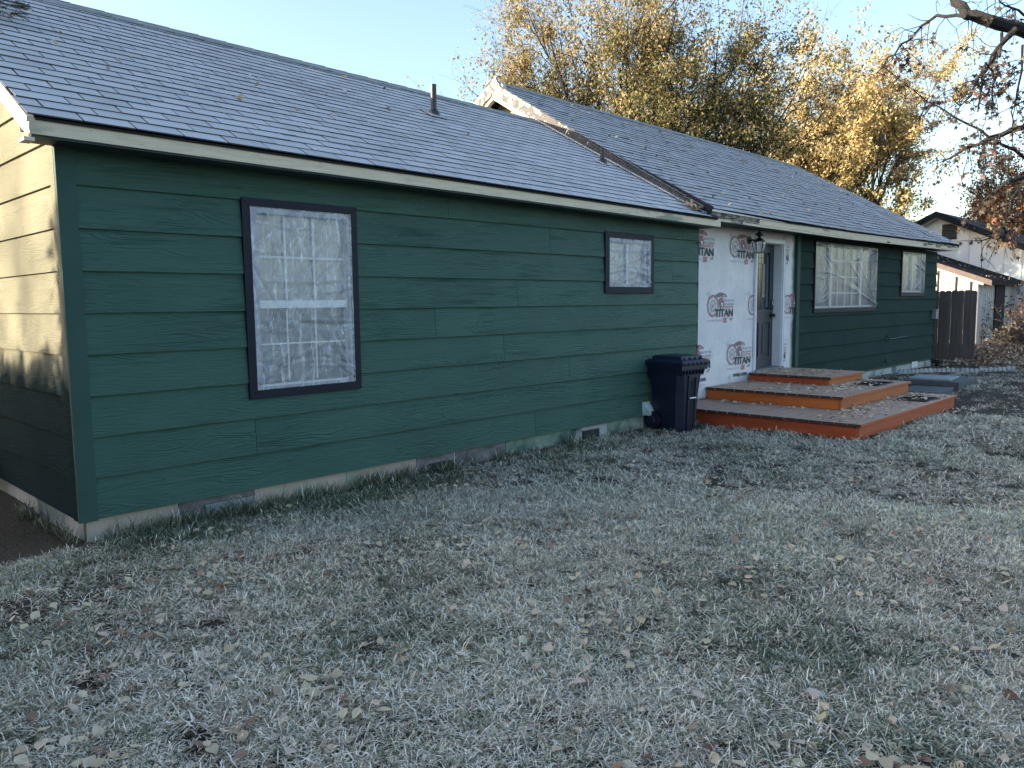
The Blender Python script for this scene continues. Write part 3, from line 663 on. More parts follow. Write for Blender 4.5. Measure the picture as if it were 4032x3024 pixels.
for j, zz in enumerate((1.645, .62)):      # rows of staple marks
    b = MB()
    for k in range(9): x = 8.15 + .165 * k; b.box(x, x + .012, MY - .0095, MY - .006, zz + .003 * k, zz + .007 + .003 * k)
    hb(b, 'staple_row', m_pgrey, wrap)

# ---- windows
def film_mesh(name, x0, x1, z0, z1, y, m, parent, folds, seed, res=.011, pull=None):
    r = np.random.default_rng(seed); nx = max(8, int((x1 - x0) / res)); nz = max(8, int((z1 - z0) / res))
    X, Z = np.meshgrid(np.linspace(x0, x1, nx + 1), np.linspace(z0, z1, nz + 1), indexing='ij'); H = np.zeros_like(X)
    for _ in range(folds):
        cx, cz = r.uniform(x0, x1), r.uniform(z0, z1); a = r.normal(1.25, .45) if r.random() < .7 else r.uniform(-.3, .3)
        L = r.uniform(.1, .5); w = r.uniform(.007, .02); A = r.uniform(.004, .014) * r.choice([1, 1, -1])
        u = (X - cx) * math.cos(a) + (Z - cz) * math.sin(a); v = -(X - cx) * math.sin(a) + (Z - cz) * math.cos(a) + .25 * u * u / max(L, .1) * r.uniform(-.3, .3)
        H += A * np.exp(-(v / w) ** 2) * np.exp(-(u / L) ** 4)
    for (cx, cz, n, L, a0, a1) in (pull or []):          # folds fanning out of a pinned corner
        for a in np.linspace(a0, a1, n) + r.normal(0, .02, n):
            u = (X - cx) * math.cos(a) + (Z - cz) * math.sin(a); v = -(X - cx) * math.sin(a) + (Z - cz) * math.cos(a)
            H += .014 * r.uniform(.4, 1) * np.exp(-(v / (.006 + .03 * np.clip(u, 0, None))) ** 2) * (u > 0) * np.exp(-(u / (L * r.uniform(.5, 1))) ** 4)
    edge = np.minimum(np.minimum(X - x0, x1 - X), np.minimum(Z - z0, z1 - Z)); H *= np.clip(edge / .03, 0, 1)
    H += .006 * np.sin(np.clip(edge / .25, 0, 1) * 1.57)
    V = np.stack([X, y - H, Z], -1).reshape(-1, 3); i, j = np.meshgrid(np.arange(nx), np.arange(nz), indexing='ij'); k = (i * (nz + 1) + j).ravel()
    Q = np.stack([k, k + nz + 1, k + nz + 2, k + 1], -1)
    o = hp(link(name, arr_mesh(name, V, Q, m)), parent); o.data.polygons.foreach_set('use_smooth', [True] * len(Q)); return o
def trim4(parent, x0, x1, z0, z1, w, y0, y1, m, wb=None):
    wb = wb or w; g = .0015
    def pr(pts):
        b = MB(); b.prism([(x, y1, z) for x, z in pts], (0, y0 - y1, 0)); hb(b, 'trim_board', m, parent, .0015)
    pr([(x0, z0 + g), (x0 + w, z0 + wb + g), (x0 + w, z1 - w - g), (x0, z1 - g)]); pr([(x1, z0 + g), (x1, z1 - g), (x1 - w, z1 - w - g), (x1 - w, z0 + wb + g)])
    pr([(x0, z1), (x0 + w, z1 - w), (x1 - w, z1 - w), (x1, z1)]); pr([(x0, z0), (x1, z0), (x1 - w, z0 + wb), (x0 + w, z0 + wb)])
def bar(b, x0, x1, z0, z1, y0, y1): b.box(x0, x1, y0, y1, z0, z1)
def window(rect, w, y, tm, bars, film, folds, seed, wb=None, upper=None, pull=None, over=.02):
    x0, x1, z0, z1 = rect; wb = wb or w
    ix0, ix1, iz0, iz1 = x0 + w, x1 - w, z0 + wb, z1 - w
    b = MB(); f = .032
    bar(b, ix0, ix0 + f, iz0, iz1, y + .008, y + .05); bar(b, ix1 - f, ix1, iz0, iz1, y + .008, y + .05); bar(b, ix0 + f, ix1 - f, iz1 - f, iz1, y + .008, y + .05); bar(b, ix0 + f, ix1 - f, iz0, iz0 + f, y + .008, y + .05)
    o = hb(b, 'window', m_vinyl)
    trim4(o, x0, x1, z0, z1, w, y - .034 - (.012 if y > .1 else 0), y - .002, tm, wb)
    if bars:
        b = MB()
        for (a, c, d, e, yy) in bars: bar(b, a, c, d, e, y + yy, y + yy + .012)
        hb(b, 'muntin_grid', m_vinyl, o)
    zs = upper if upper else iz0
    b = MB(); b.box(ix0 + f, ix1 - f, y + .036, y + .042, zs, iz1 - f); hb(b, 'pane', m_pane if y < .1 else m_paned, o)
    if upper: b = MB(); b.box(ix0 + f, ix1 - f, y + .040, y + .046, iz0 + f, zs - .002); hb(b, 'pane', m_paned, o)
    b = MB(); b.box(ix0 - .02, ix1 + .02, y + .10, y + .11, iz0 - .02, iz1 + .02); hb(b, 'blind', m_blind, o)
    film_mesh('plastic_film', ix0 - over, ix1 + over, iz0 - over * .5, iz1 + over, y - .038 - (.014 if y > .1 else 0), film, o, folds, seed, pull=pull)
    return o, (ix0, ix1, iz0, iz1)
# double hung window on the wing
x0, x1, z0, z1 = WIN['w1']; yb = 0.
bars = [(1.545, 1.562, 1.43, 2.07, .018), (1.797, 1.814, 1.43, 2.07, .018), (1.29, 2.09, 1.745, 1.762, .019), (1.275, 2.10, 1.365, 1.425, -.004),
        (1.548, 1.560, .80, 1.36, .026), (1.800, 1.812, .80, 1.36, .026), (1.29, 2.09, 1.085, 1.097, .027)]
o, inn = window(WIN['w1'], .066, 0., m_navy, bars, m_film, 75, 5, upper=1.40, over=.004, pull=[(2.13, .78, 11, .8, 1.7, 2.5), (1.36, 2.08, 9, .5, -1.9, -1.1), (2.05, 2.08, 7, .35, -2.1, -1.4), (1.25, .8, 8, .4, .1, 1.0)])
b = MB()
a, c, d, e = inn
for (p, q, r_, s_) in ((a + .002, a + .05, d, e), (c - .03, c - .002, d, e), (a + .05, c - .03, e - .04, e), (a + .05, c - .03, d, d + .02)): b.box(p, q, -.0235, -.0215, r_, s_)
hb(b, 'film_edge', m_tape, o)
# small window on the wing
o, inn = window(WIN['w2'], .075, 0., m_navy, [(5.975, 6.015, 1.60, 2.06, .014)], m_filmd, 34, 9, over=.004, pull=[(6.37, 1.60, 6, .5, 2.0, 2.7), (5.66, 1.6, 5, .35, .5, 1.2)])
a, c, d, e = inn; b = MB()
for (p, q, r_, s_) in ((a + .002, a + .03, d, e), (c - .03, c - .002, d, e), (a + .03, c - .03, e - .035, e), (a + .03, c - .03, d, d + .035)): b.box(p, q, -.0235, -.0215, r_, s_)
hb(b, 'film_edge', m_tape, o)
# picture window and side window on the main block
bars = [(12.29, 12.38, 1.24, 2.34, -.004), (13.67, 13.76, 1.24, 2.34, -.004)] + [(x - .016, x + .016, 1.25, 2.33, .012) for x in (12.67, 13.005, 13.337)] + [(12.38, 13.67, z - .012, z + .012, .013) for z in (2.07, 1.787, 1.50)]
window(WIN['m1'], .035, MY, m_brown, bars, m_filmf, 22, 15, wb=.08, pull=[(14.35, 1.28, 9, 1.5, 2.3, 2.9), (11.66, 2.3, 8, .8, -1.6, -.2), (14.34, 2.28, 6, .6, -2.9, -1.8), (11.66, 1.3, 6, .6, .2, 1.3)])
window(WIN['m2'], .05, MY, m_brown, [(16.56, 16.64, 1.56, 2.32, 0.)], m_filmf, 16, 21, wb=.085, pull=[(15.9, 1.55, 6, .6, .6, 1.4), (17.2, 1.55, 4, .5, 1.8, 2.6)])

# ---- entry door
dx0, dx1, dz0, dz1 = DOOR
b = MB(); cw, cy = .063, MY - .028
b.box(dx0, dx0 + cw, cy, MY - .005, dz0, dz1 - cw); b.box(dx1 - cw, dx1, cy, MY - .005, dz0, dz1 - cw); b.box(dx0, dx1, cy, MY - .005, dz1 - cw + .001, dz1)
b.box(dx0 + .012, dx1 - .012, cy - .008, cy - .0005, dz1 - .02, dz1 - .006)
b.box(dx0 + .012, dx0 + .024, cy - .008, cy - .0005, dz0, dz1 - .021); b.box(dx1 - .024, dx1 - .012, cy - .008, cy - .0005, dz0, dz1 - .021)
b.box(dx0 + .045, dx0 + .075, MY - .004, MY + .20, dz0, dz1 - .04); b.box(dx1 - .075, dx1 - .045, MY - .004, MY + .20, dz0, dz1 - .04); b.box(dx0 + .076, dx1 - .076, MY - .004, MY + .20, dz1 - .07, dz1 - .04)
door = hb(b, 'door', m_whitepaint, None, .002)
sx0, sx1, sz0, sz1 = dx0 + .078, dx1 - .078, dz0 + .03, dz1 - .073; DY = MY + .135
gx0, gx1, gz0, gz1 = sx0 + .14, sx1 - .145, 1.235, 2.13
b = MB(); sl = wall_with_holes(sx0, sx1, DY, DY + .044, sz0, sz1, [(gx0, gx1, gz0, gz1), (sx0 + .10, sx0 + .37, .50, 1.03), (sx1 - .37, sx1 - .10, .50, 1.03)], 0.)
for (p, q) in ((sx0 + .10, sx0 + .37), (sx1 - .37, sx1 - .10)):
    sl.box(p, q, DY + .014, DY + .04, .50, 1.03); sl.hexa([(p + .03, DY + .013, .53), (q - .03, DY + .013, .53), (q - .03, DY + .014, .53), (p + .03, DY + .014, .53), (p + .03, DY + .013, 1.0), (q - .03, DY + .013, 1.0), (q - .03, DY + .014, 1.0), (p + .03, DY + .014, 1.0)]); sl.box(p + .045, q - .045, DY + .003, DY + .013, .545, .985)
for (a, c, d, e) in ((gx0 - .03, gx1 + .03, gz1, gz1 + .03), (gx0 - .03, gx1 + .03, gz0 - .03, gz0), (gx0 - .03, gx0, gz0, gz1), (gx1, gx1 + .03, gz0, gz1)): sl.box(a, c, DY - .012, DY - .001, d, e)
hb(sl, 'door_slab', m_door, door, .0015)
b = MB(); b.box(gx0, gx1, DY + .012, DY + .03, gz0, gz1); hb(b, 'door_glass', m_leadglass, door)
w_ = gx1 - gx0
for (a, c, d, e, m) in ((.60, .76, .22, .80, m_beige), (.02, .07, .22, .80, m_beige), (.85, .97, .05, .95, m_cyan)):
    b = MB(); b.box(gx0 + w_ * a, gx0 + w_ * c, DY + .006, DY + .0115, gz0 + .895 * d, gz0 + .895 * e); hb(b, 'glass_strip', m, door)
b = MB()
for zf in (.1, .2, .3, .5, .7, .8, .9): b.box(gx0, gx1, DY + .002, DY + .0055, gz0 + .895 * zf, gz0 + .895 * zf + .006)
for xf in (.05, .2, .36, .55, .8, .98): b.box(gx0 + w_ * xf, gx0 + w_ * xf + .006, DY + .0015, DY + .0052, gz0, gz1)
hb(b, 'leading', m_lantern, door)
b = MB(); kx = sx1 - .062
b.tube([(kx, DY - .002, 1.145), (kx, DY - .012, 1.145)], .034, 16); b.tube([(kx, DY - .012, 1.145), (kx, DY - .035, 1.145), (kx, DY - .045, 1.145), (kx, DY - .06, 1.145), (kx, DY - .07, 1.145)], [.012, .014, .028, .03, .018], 14); hb(b, 'door_knob', m_lantern, door)
b = MB(); b.box(kx - .034, kx + .034, DY - .026, DY - .001, 1.235, 1.385); k_ = hb(b, 'keypad_lock', m_lantern, door, .006)
b = MB()
for i in range(3):
    for j in range(2): b.box(kx - .02 + .024 * j, kx - .004 + .024 * j, DY - .029, DY - .0265, 1.315 + .02 * i, 1.328 + .02 * i)
hb(b, 'keypad_button', m_vinyl, door)
b = MB(); b.box(dx0 + .03, dx1 - .03, MY - .05, MY + .2, dz0 - .035, dz0 + .026); hb(b, 'threshold', pm('weathered_sill', (.10, .12, .12), (.18, .19, .19), rough=.6), door)
b = MB(); b.box(dx0 - .1, dx1 + .1, MY + .3, MY + .32, dz0, dz1); b.box(8.5, 12.6, MY + 1.2, MY + 1.22, -.1, 2.4); hb(b, 'inner_partition', m_dark, main_wall)

# ---- little things fixed to the walls
b = MB()  # dryer vent hood
vx0, vx1 = 6.27, 6.42
b.box(vx0, vx1, -.024, -.014, .0, .165); b.prism([(vx0 + .01, -.024, .15), (vx0 + .01, -.115, .045), (vx0 + .01, -.115, .022), (vx0 + .01, -.024, .022)], (vx1 - vx0 - .02, 0, 0))
for i in range(6): b.box(vx0 + .012 + .022 * i, vx0 + .018 + .022 * i, -.112, -.03, .008, .0215)
hb(b, 'vent_hood', m_ventwhite)
b = MB(); b.box(17.96, 18.12, MY - .11, MY - .018, .92, 1.12); b.box(17.94, 18.14, MY - .125, MY - .018, 1.121, 1.135); hb(b, 'electrical_box', m_ebox, None, .004)
b = MB(); b.tube([(18.15, MY - .03, .92), (18.15, MY - .03, .05)], .014, 8); hb(b, 'conduit', m_trimgreen)
b = MB(); b.tube([(15.0, MY - .01, .12), (15.0, MY - .09, .12), (15.0, MY - .12, .09)], [.022, .022, .016], 10); b.tube([(15.0, MY - .07, .12), (15.0, MY - .07, .17)], .01, 8); b.lathe([(.035, 0), (.04, .008), (.03, .016)], (15.0, MY - .07, .17), 10); b.box(14.93, 15.07, MY - .024, MY - .017, .06, .18); hb(b, 'hose_bib', m_trimgreen)
b = MB(); b.tube([(15.12, MY - .02, .66), (15.1, MY - .06, .62), (15.15, MY - .07, .57), (15.1, MY - .05, .52)], .012, 8); b.tube([(15.12, MY - .03, .575), (15.6, MY - .026, .565), (16.0, MY - .03, .585), (16.4, MY - .026, .58)], .007, 6); hb(b, 'cable_hook', m_lantern)
# crawl space hatch, propped open at the corner
b = MB(); b.hexa([(18.1, .24, -.0), (19.1, .55, -.10), (19.2, .30, -.115), (18.35, -.05, -.09), (18.1, .24, .012), (19.1, .55, -.088), (19.2, .30, -.103), (18.35, -.05, -.078)]); o = hb(b, 'crawl_hatch', m_trimgreen)
b = MB(); b.tube([(18.32, .02, -.085), (18.75, .12, -.095), (19.2, .28, -.10)], .014, 6); hb(b, 'hatch_edge', m_vinyl, o)
# meter pipes by the gable
b = MB(); b.tube([(-.10, 2.1, -.3), (-.10, 2.1, .1), (-.04, 2.1, .14)], .025, 10); b.box(-.22, -.06, 2.2, 2.42, -.02, .16); b.tube([(-.14, 2.3, -.02), (-.14, 2.3, -.3)], .02, 8); hb(b, 'gas_meter', m_ventmetal)

# ------------------------------------------------------------------ wall lantern
lx, ly, lz = 9.325, MY, 2.27
lan = empty('wall_lantern', (lx, ly, lz - .2)); tag(lan, 'black iron coach lantern with curved clear glass beside the door', 'wall lamp')
def lb(b, name, m, smooth=False):
    o = b.build(name, m, None, 0, smooth); o.parent = lan; o.matrix_parent_inverse = Matrix.Translation((-lx, -ly, -(lz - .2))); return o
b = MB(); b.tube([(lx, ly - .006, lz + .0), (lx, ly - .022, lz)], .062, 18); b.tube([(lx, ly - .022, lz), (lx, ly - .035, lz)], [.05, .02], 14); lb(b, 'backplate', m_lantern)
cxl, cyl = lx, ly - .17
b = MB(); b.tube([(lx, ly - .03, lz), (lx, ly - .07, lz + .005), (lx, ly - .11, lz - .02), (lx, ly - .13, lz - .012)], .014, 10); lb(b, 'arm', m_lantern)
b = MB(); b.lathe([(.012, .125), (.004, .13), (.004, .16), (.001, .17)][:1] + [(.006, .13), (.003, .18), (.001, .185)], (cxl, cyl, lz - .0), 10); b.lathe([(.095, -.03), (.07, -.005), (.035, .02), (.02, .035), (.022, .05), (.055, .062), (.06, .075), (.03, .098), (.012, .11), (.01, .125)], (cxl, cyl, lz), 16); lb(b, 'cap', m_lantern, True)
n = 6; prof = [(.092, -.03), (.092, -.07), (.082, -.12), (.066, -.165), (.048, -.19)]
b = MB()
for k in range(n):
    a0, a1 = 2 * math.pi * (k + .08) / n, 2 * math.pi * (k + .92) / n
    for i in range(len(prof) - 1):
        (r0, z0), (r1, z1) = prof[i], prof[i + 1]
        b.quad((cxl + r0 * math.cos(a0), cyl + r0 * math.sin(a0), lz + z0), (cxl + r0 * math.cos(a1), cyl + r0 * math.sin(a1), lz + z0), (cxl + r1 * math.cos(a1), cyl + r1 * math.sin(a1), lz + z1), (cxl + r1 * math.cos(a0), cyl + r1 * math.sin(a0), lz + z1))
lb(b, 'glass_shade', m_lglass)
b = MB()
for k in range(n):
    a = 2 * math.pi * k / n; b.tube([(cxl + (r + .003) * math.cos(a), cyl + (r + .003) * math.sin(a), lz + z) for r, z in prof], .0055, 6)
b.lathe([(.05, -.195), (.052, -.188), (.02, -.186)], (cxl, cyl, lz), 12); lb(b, 'cage', m_lantern)
b = MB(); b.lathe([(.008, -.18), (.012, -.13), (.012, -.09), (.006, -.08)], (cxl, cyl, lz), 8); lb(b, 'bulb', m_vinyl)

# ------------------------------------------------------------------ stepped deck
deck = empty('deck_steps', (8.9, -1.0, GZ)); tag(deck, 'three tier cedar deck steps with orange rims below the door', 'deck')
def dp(o, parent=None):
    o.parent = parent or deck; o.matrix_parent_inverse = Matrix.Identity(4) if parent else Matrix.Translation((-8.9, 1.0, -GZ)); return o
def tier(x0, x1, y0, y1, z0, z1, mx, my, bw):
    b = MB(); t = .038; o_ = .03; zt = z1 - .034
    b.box(x0 + o_, x1 - o_, y0 + o_, y0 + o_ + t, z0, zt, 1); b.box(x0 + o_, x0 + o_ + t, y0 + o_ + t + .001, y1, z0, zt, 0)
    b.box(x1 - o_ - t, x1 - o_, y0 + o_ + t + .001, y1, z0, zt, 0); b.box(x0 + o_ + t + .001, x1 - o_ - t - .001, y1 - t, y1, z0, zt, 0)
    T_ = dp(b.build('tier', [my, mx], None, .003))
    n = round((y1 - y0) / (bw + .012)); w = (y1 - y0 + .012) / n - .012
    for i in range(n):
        ya = y0 + i * (w + .012); j = random.uniform(-.004, .004); b = MB()
        vs = [(x0 + j, ya, zt + .001), (x1 + j, ya, zt + .001), (x1 + j, ya + w, zt + .001), (x0 + j, ya + w, zt + .001)]
        b.hexa(vs + [(v[0], v[1], z1) for v in vs], 0); b.mi[-1] = 1; b.mi[-3] = 1     # sawn ends
        if i == 0: b.mi[-4] = 2
        dp(b.build('deck_board', [m_dtop, m_dend, mx], None, .003), T_)
    return T_
tier(7.16, 10.74, -2.285, MY - .02, GZ - .02, .012, m_dredx, m_dred, .138)
tier(8.13, 10.63, -1.70, MY - .022, .014, .182, m_dorangex, m_dorange, .138)
tier(9.30, 10.55, -1.07, MY - .055, .184, .302, m_dorangex, m_dred, .138)
# rubber mats on the deck
def doormat(x0, x1, y0, y1, z, label):
    b = MB(); e = .018; b.box(x0, x1, y0, y0 + e, z, z + .012); b.box(x0, x1, y1 - e, y1, z, z + .012); b.box(x0, x0 + e, y0 + e, y1 - e, z, z + .012); b.box(x1 - e, x1, y0 + e, y1 - e, z, z + .012)
    o = b.build('door_mat', m_mat, None, .002); tag(o, label, 'door mat', 'rubber mats on the deck')
    b = MB(); b.box(x0 + e + .001, x1 - e - .001, y0 + e + .001, y1 - e - .001, z, z + .005)
    s = .03; u = x0 + e
    while u < x1 - e - .03:                       # raised diagonal ribs
        for k in range(int((y1 - y0 - 2 * e - .01) / s)):
            v = y0 + e + .008 + k * s; b.prism([(u, v, z + .004), (u + .024, v + s * .7, z + .004), (u + .024, v + s * .7 + .006, z + .004), (u, v + .006, z + .004)], (0, 0, .005))
        u += .03
    q = b.build('tread', m_mat, o)
doormat(9.66, 10.27, -1.58, -1.22, .183, 'black ribbed rubber mat on the middle deck tier'); doormat(9.62, 10.20, -2.21, -1.80, .013, 'black ribbed rubber mat on the lowest deck tier')

# ------------------------------------------------------------------ wheeled bin
bx, by = 6.56, -.30; BR = R(-6)
bin_ = empty('trash_bin', (bx, by, GZ)); bin_.rotation_euler = (0, 0, BR); tag(bin_, 'dark navy wheeled trash bin against the green wall beside the deck', 'trash bin')
def bb(b, name, m, bevel=0., smooth=False): o = b.build(name, m, bin_, bevel, smooth); return o
def octo(hx, hy0, hy1, c, z): return [(-hx + c, hy0, z), (hx - c, hy0, z), (hx, hy0 + c, z), (hx, hy1 - .02, z), (hx - .02, hy1, z), (-hx + .02, hy1, z), (-hx, hy1 - .02, z), (-hx, hy0 + c, z)]
prof = [(.175, -.205, .20, .07, .0), (.18, -.212, .205, .075, .03), (.205, -.235, .215, .075, .45), (.222, -.252, .225, .06, .70), (.228, -.258, .23, .03, .72), (.235, -.265, .235, .02, .80)]
b = MB(); vs = []; 
for q in prof: vs += octo(*q)
fs = [tuple(range(8))[::-1]] + [(i * 8 + k, i * 8 + (k + 1) % 8, (i + 1) * 8 + (k + 1) % 8, (i + 1) * 8 + k) for i in range(len(prof) - 1) for k in range(8)] + [tuple(40 + k for k in range(8))]
b.add(vs, fs); body = bb(b, 'bin_body', m_bin, .006)
# front recess with the lifting bar: dark pocket framed by proud ribs
b = MB(); b.hexa([(-.055, -.222, .06), (.055, -.222, .06), (.055, -.20, .06), (-.055, -.20, .06), (-.06, -.2475, .60), (.06, -.2475, .60), (.06, -.22, .60), (-.06, -.22, .60)]); bb(b, 'pocket', m_dark)
b = MB()
for sx in (-1, 1): b.hexa([(sx * .062 - .012, -.232, .03), (sx * .062 + .012, -.232, .03), (sx * .062 + .012, -.20, .03), (sx * .062 - .012, -.20, .03), (sx * .07 - .012, -.262, .64), (sx * .07 + .012, -.262, .64), (sx * .07 + .012, -.23, .64), (sx * .07 - .012, -.23, .64)])
b.box(-.083, .083, -.266, -.225, .641, .672); bb(b, 'front_rib', m_bin, .004)
b = MB(); b.tube([(-.06, -.255, .40), (.06, -.255, .40)], .011, 12); bb(b, 'lift_bar', m_steel)
b = MB()
for sx in (-1, 1): b.hexa([(sx * .2, -.255, .67), (sx * .2, .235, .67), (sx * .245, .235, .76), (sx * .245, -.262, .76), (sx * .2, -.255, .69), (sx * .2, .235, .69), (sx * .25, .235, .80), (sx * .25, -.266, .80)])
b.box(-.245, .245, -.285, -.262, .735, .80)
for k in range(7): b.box(-.2 + .06 * k, -.188 + .06 * k, -.292, -.25, .69, .76)
bb(b, 'bin_rim', m_bin, .004)
b = MB()
def ring4(hx, y0, y1, z): return [(-hx, y0, z), (hx, y0, z), (hx, y1, z), (-hx, y1, z)]
lv = ring4(.262, -.305, .262, .795) + ring4(.265, -.31, .265, .835) + ring4(.235, -.28, .24, .855) + ring4(.205, -.245, .205, .862) + ring4(.195, -.235, .19, .90) + ring4(.12, -.15, .12, .912)
b.add(lv, [(3, 2, 1, 0)] + [(i * 4 + k, i * 4 + (k + 1) % 4, i * 4 + 4 + (k + 1) % 4, i * 4 + 4 + k) for i in range(5) for k in range(4)] + [(20, 21, 22, 23)])
for k in range(6): b.box(-.225 + .08 * k, -.195 + .08 * k, -.318, -.305, .795, .832)
for k in range(4): b.box(-.16 + .1 * k, -.14 + .1 * k, -.262, -.246, .857, .892)
bb(b, 'lid', m_bin, .005)
b = MB(); b.tube([(-.19, .24, .81), (-.19, .30, .815), (.19, .30, .815), (.19, .24, .81)], .016, 10)
for sx in (-1, 1): b.prism([(sx * .21 - .01, .225, .60), (sx * .21 - .01, .225, .82), (sx * .21 - .01, .315, .83), (sx * .21 - .01, .31, .79)], (.02, 0, 0))
bb(b, 'handle', m_bin)
for sx in (-1, 1):
    b = MB(); b.tube([(sx * .205, .17, .112), (sx * .252, .17, .112)], .098, 24); n = 24
    for k in range(n):
        a = 2 * math.pi * k / n; c_, s_ = math.cos(a), math.sin(a); c2, s2 = math.cos(a + .13), math.sin(a + .13)
        b.prism([(sx * .204, .17 + .096 * c_, .112 + .096 * s_), (sx * .204, .17 + .112 * c_, .112 + .112 * s_), (sx * .204, .17 + .112 * c2, .112 + .112 * s2), (sx * .204, .17 + .096 * c2, .112 + .096 * s2)], (sx * .05, 0, 0))
    w = bb(b, 'wheel', m_wheel); b = MB(); b.tube([(sx * .2525, .17, .112), (sx * .262, .17, .112)], [.06, .05], 16)
    for k in range(5):
        a = 2 * math.pi * k / 5; b.prism([(sx * .2527, .17 + .05 * math.cos(a - .2), .112 + .05 * math.sin(a - .2)), (sx * .2527, .17 + .05 * math.cos(a + .2), .112 + .05 * math.sin(a + .2)), (sx * .2527, .17 + .092 * math.cos(a + .12), .112 + .092 * math.sin(a + .12)), (sx * .2527, .17 + .092 * math.cos(a - .12), .112 + .092 * math.sin(a - .12))], (sx * .006, 0, 0))
    b.build('hub', m_bin, w)
b = MB(); b.tube([(-.25, .17, .112), (.25, .17, .112)], .012, 8); bb(b, 'axle', m_steel)

# ------------------------------------------------------------------ slabs lying behind the deck
def slabthing(x0, x1, y0, y1, z0, z1, m, label, rz=0., n=1):
    cx, cy = (x0 + x1) / 2, (y0 + y1) / 2; b = MB(); b.box(x0 - cx, x1 - cx, y0 - cy, y1 - cy, 0, z1 - z0)
    o = b.build('paving_slab', m, None, .008); o.location = (cx, cy, z0); o.rotation_euler = (0, 0, rz); tag(o, label, 'slab', 'slabs stacked behind the deck'); return o
slabthing(11.75, 12.75, -1.72, -1.10, GZ - .015, GZ + .08, m_slab, 'charcoal slab lying nearest the deck, lower than its stacked neighbours', R(3))
slabthing(12.85, 14.0, -1.72, -.85, GZ - .015, GZ + .07, m_slab, 'charcoal slab at the bottom of the stack behind the deck', R(2)); slabthing(12.87, 13.98, -1.73, -.86, GZ + .072, GZ + .15, m_slab, 'charcoal slab in the middle of the stack behind the deck', R(1)); slabthing(12.95, 13.7, -1.55, -.90, GZ + .152, GZ + .19, m_slabpale, 'pale blue grey slab on top of the charcoal stack', R(4))

# ------------------------------------------------------------------ scalloped edging stones
me_edge = None
P0, P1 = np.array([15.75, .12]), np.array([17.75, -1.45]); nE = 26
for k in range(nE):
    t = k / (nE - 1); p = P0 + (P1 - P0) * t + np.array([.06, .05]) * math.sin(t * 5)
    if me_edge is None:
        b = MB(); w, h = .05, .10; pts = [(-w, -.05)] + [(-w * math.cos(a), h * .55 + h * .45 * math.sin(a)) for a in np.linspace(0, math.pi, 9)] + [(w, -.05)]
        b.prism([(x, -.025, z) for x, z in pts], (0, .05, 0)); me_edge = b.mesh('edging_stone', m_edge)
    o = link('edging_stone', me_edge); d = P1 - P0; o.location = (p[0], p[1], float(gh(p[0], p[1])) + .01); o.rotation_euler = (random.uniform(-.15, .15), random.uniform(-.06, .06), math.atan2(d[1], d[0]) + random.uniform(-.1, .1))
    s = random.uniform(.72, .9); o.scale = (s, s, s)
    tag(o, 'small scalloped pale concrete edging stone in the curved row past the deck', 'edging stone', 'scalloped edging stones')
# white stick by the hatch
b = MB(); b.box(-.012, .012, -.9, .9, 0, .02); o = b.build('white_stick', m_vinyl); o.location = (18.35, -.15, GZ + .10); o.rotation_euler = (R(-4.5), 0, R(-66)); tag(o, 'thin white stick lying on leaves near the open hatch', 'stick')

# ------------------------------------------------------------------ wooden fence
fence = empty('wood_fence', (19.6, .5, GZ)); tag(fence, 'weathered brown board fence with dog eared tops beside the house corner', 'fence')
for k in range(12):
    y = -.28 + k * .138; b = MB(); h = 1.735 + random.uniform(-.01, .012); w = .137
    b.prism([(0, 0, .0), (0, w, .0), (0, w, h - .03), (0, w - .03, h), (0, .03, h), (0, 0, h - .03)], (.018, 0, 0))
    o = b.build('picket', m_picket, fence); o.location = ((k % 2) * .016, y - .5, 0)
b = MB()
for z in (.35, 1.45):
    b = MB(); b.box(.036, .074, -.77, .85, z, z + .09); b.build('rail', m_picket, fence)
b = MB(); b.box(.075, .16, -.74, -.65, 0, 1.70); b.build('post', m_picket, fence)

# ------------------------------------------------------------------ neighbouring shed
SX, SY, SG = 26.65, 1.43, 31.0
shed = empty('shed', (SX, SY, GZ)); tag(shed, 'pale corrugated metal shed with dark roofs and lower lean-to beyond the fence', 'shed')
def sb(b, name, m, parent=None):
    o = b.build(name, m, None); o.parent = parent or shed; o.matrix_parent_inverse = Matrix.Identity(4) if parent else Matrix.Translation((-SX, -SY, -GZ)); return o
def lz_(y): return 1.93 + .382 * (y - 1.08)     # lean-to roof plane
# corrugated walls
def corr(p0, p1, zf, m, name, per=.23, amp=.022, nrm=(0, -1)):
    p0, p1 = np.array(p0, float), np.array(p1, float); L = np.linalg.norm(p1 - p0); n = max(1, int(L / per)); b = MB(); pts = []
    for k in range(n):
        for f, a in ((0, 0), (.55, 0), (.65, 1), (.9, 1)): pts.append(((k + f) / n, a))
    pts.append((1, 0)); P = []
    for t, a in pts: q = p0 + (p1 - p0) * t + np.array(nrm) * amp * a; P.append(q)
    vs = [(q[0], q[1], GZ - .05) for q in P] + [(q[0], q[1], zf(q[0], q[1])) for q in P]; n = len(P)
    b.add(vs, [(i, i + 1, n + i + 1, n + i) for i in range(n - 1)])
    ins = [(q[0] - nrm[0] * .1, q[1] - nrm[1] * .1) for q in (P[0], P[-1])]
    b.add([(*P[0], GZ), (*P[-1], GZ), (*ins[1], GZ), (*ins[0], GZ), (P[0][0], P[0][1], zf(*P[0])), (P[-1][0], P[-1][1], zf(*P[-1])), (*ins[1], zf(*ins[1])), (*ins[0], zf(*ins[0]))], [(1, 2, 6, 5), (2, 3, 7, 6), (3, 0, 4, 7)])
    return sb(b, name, m)
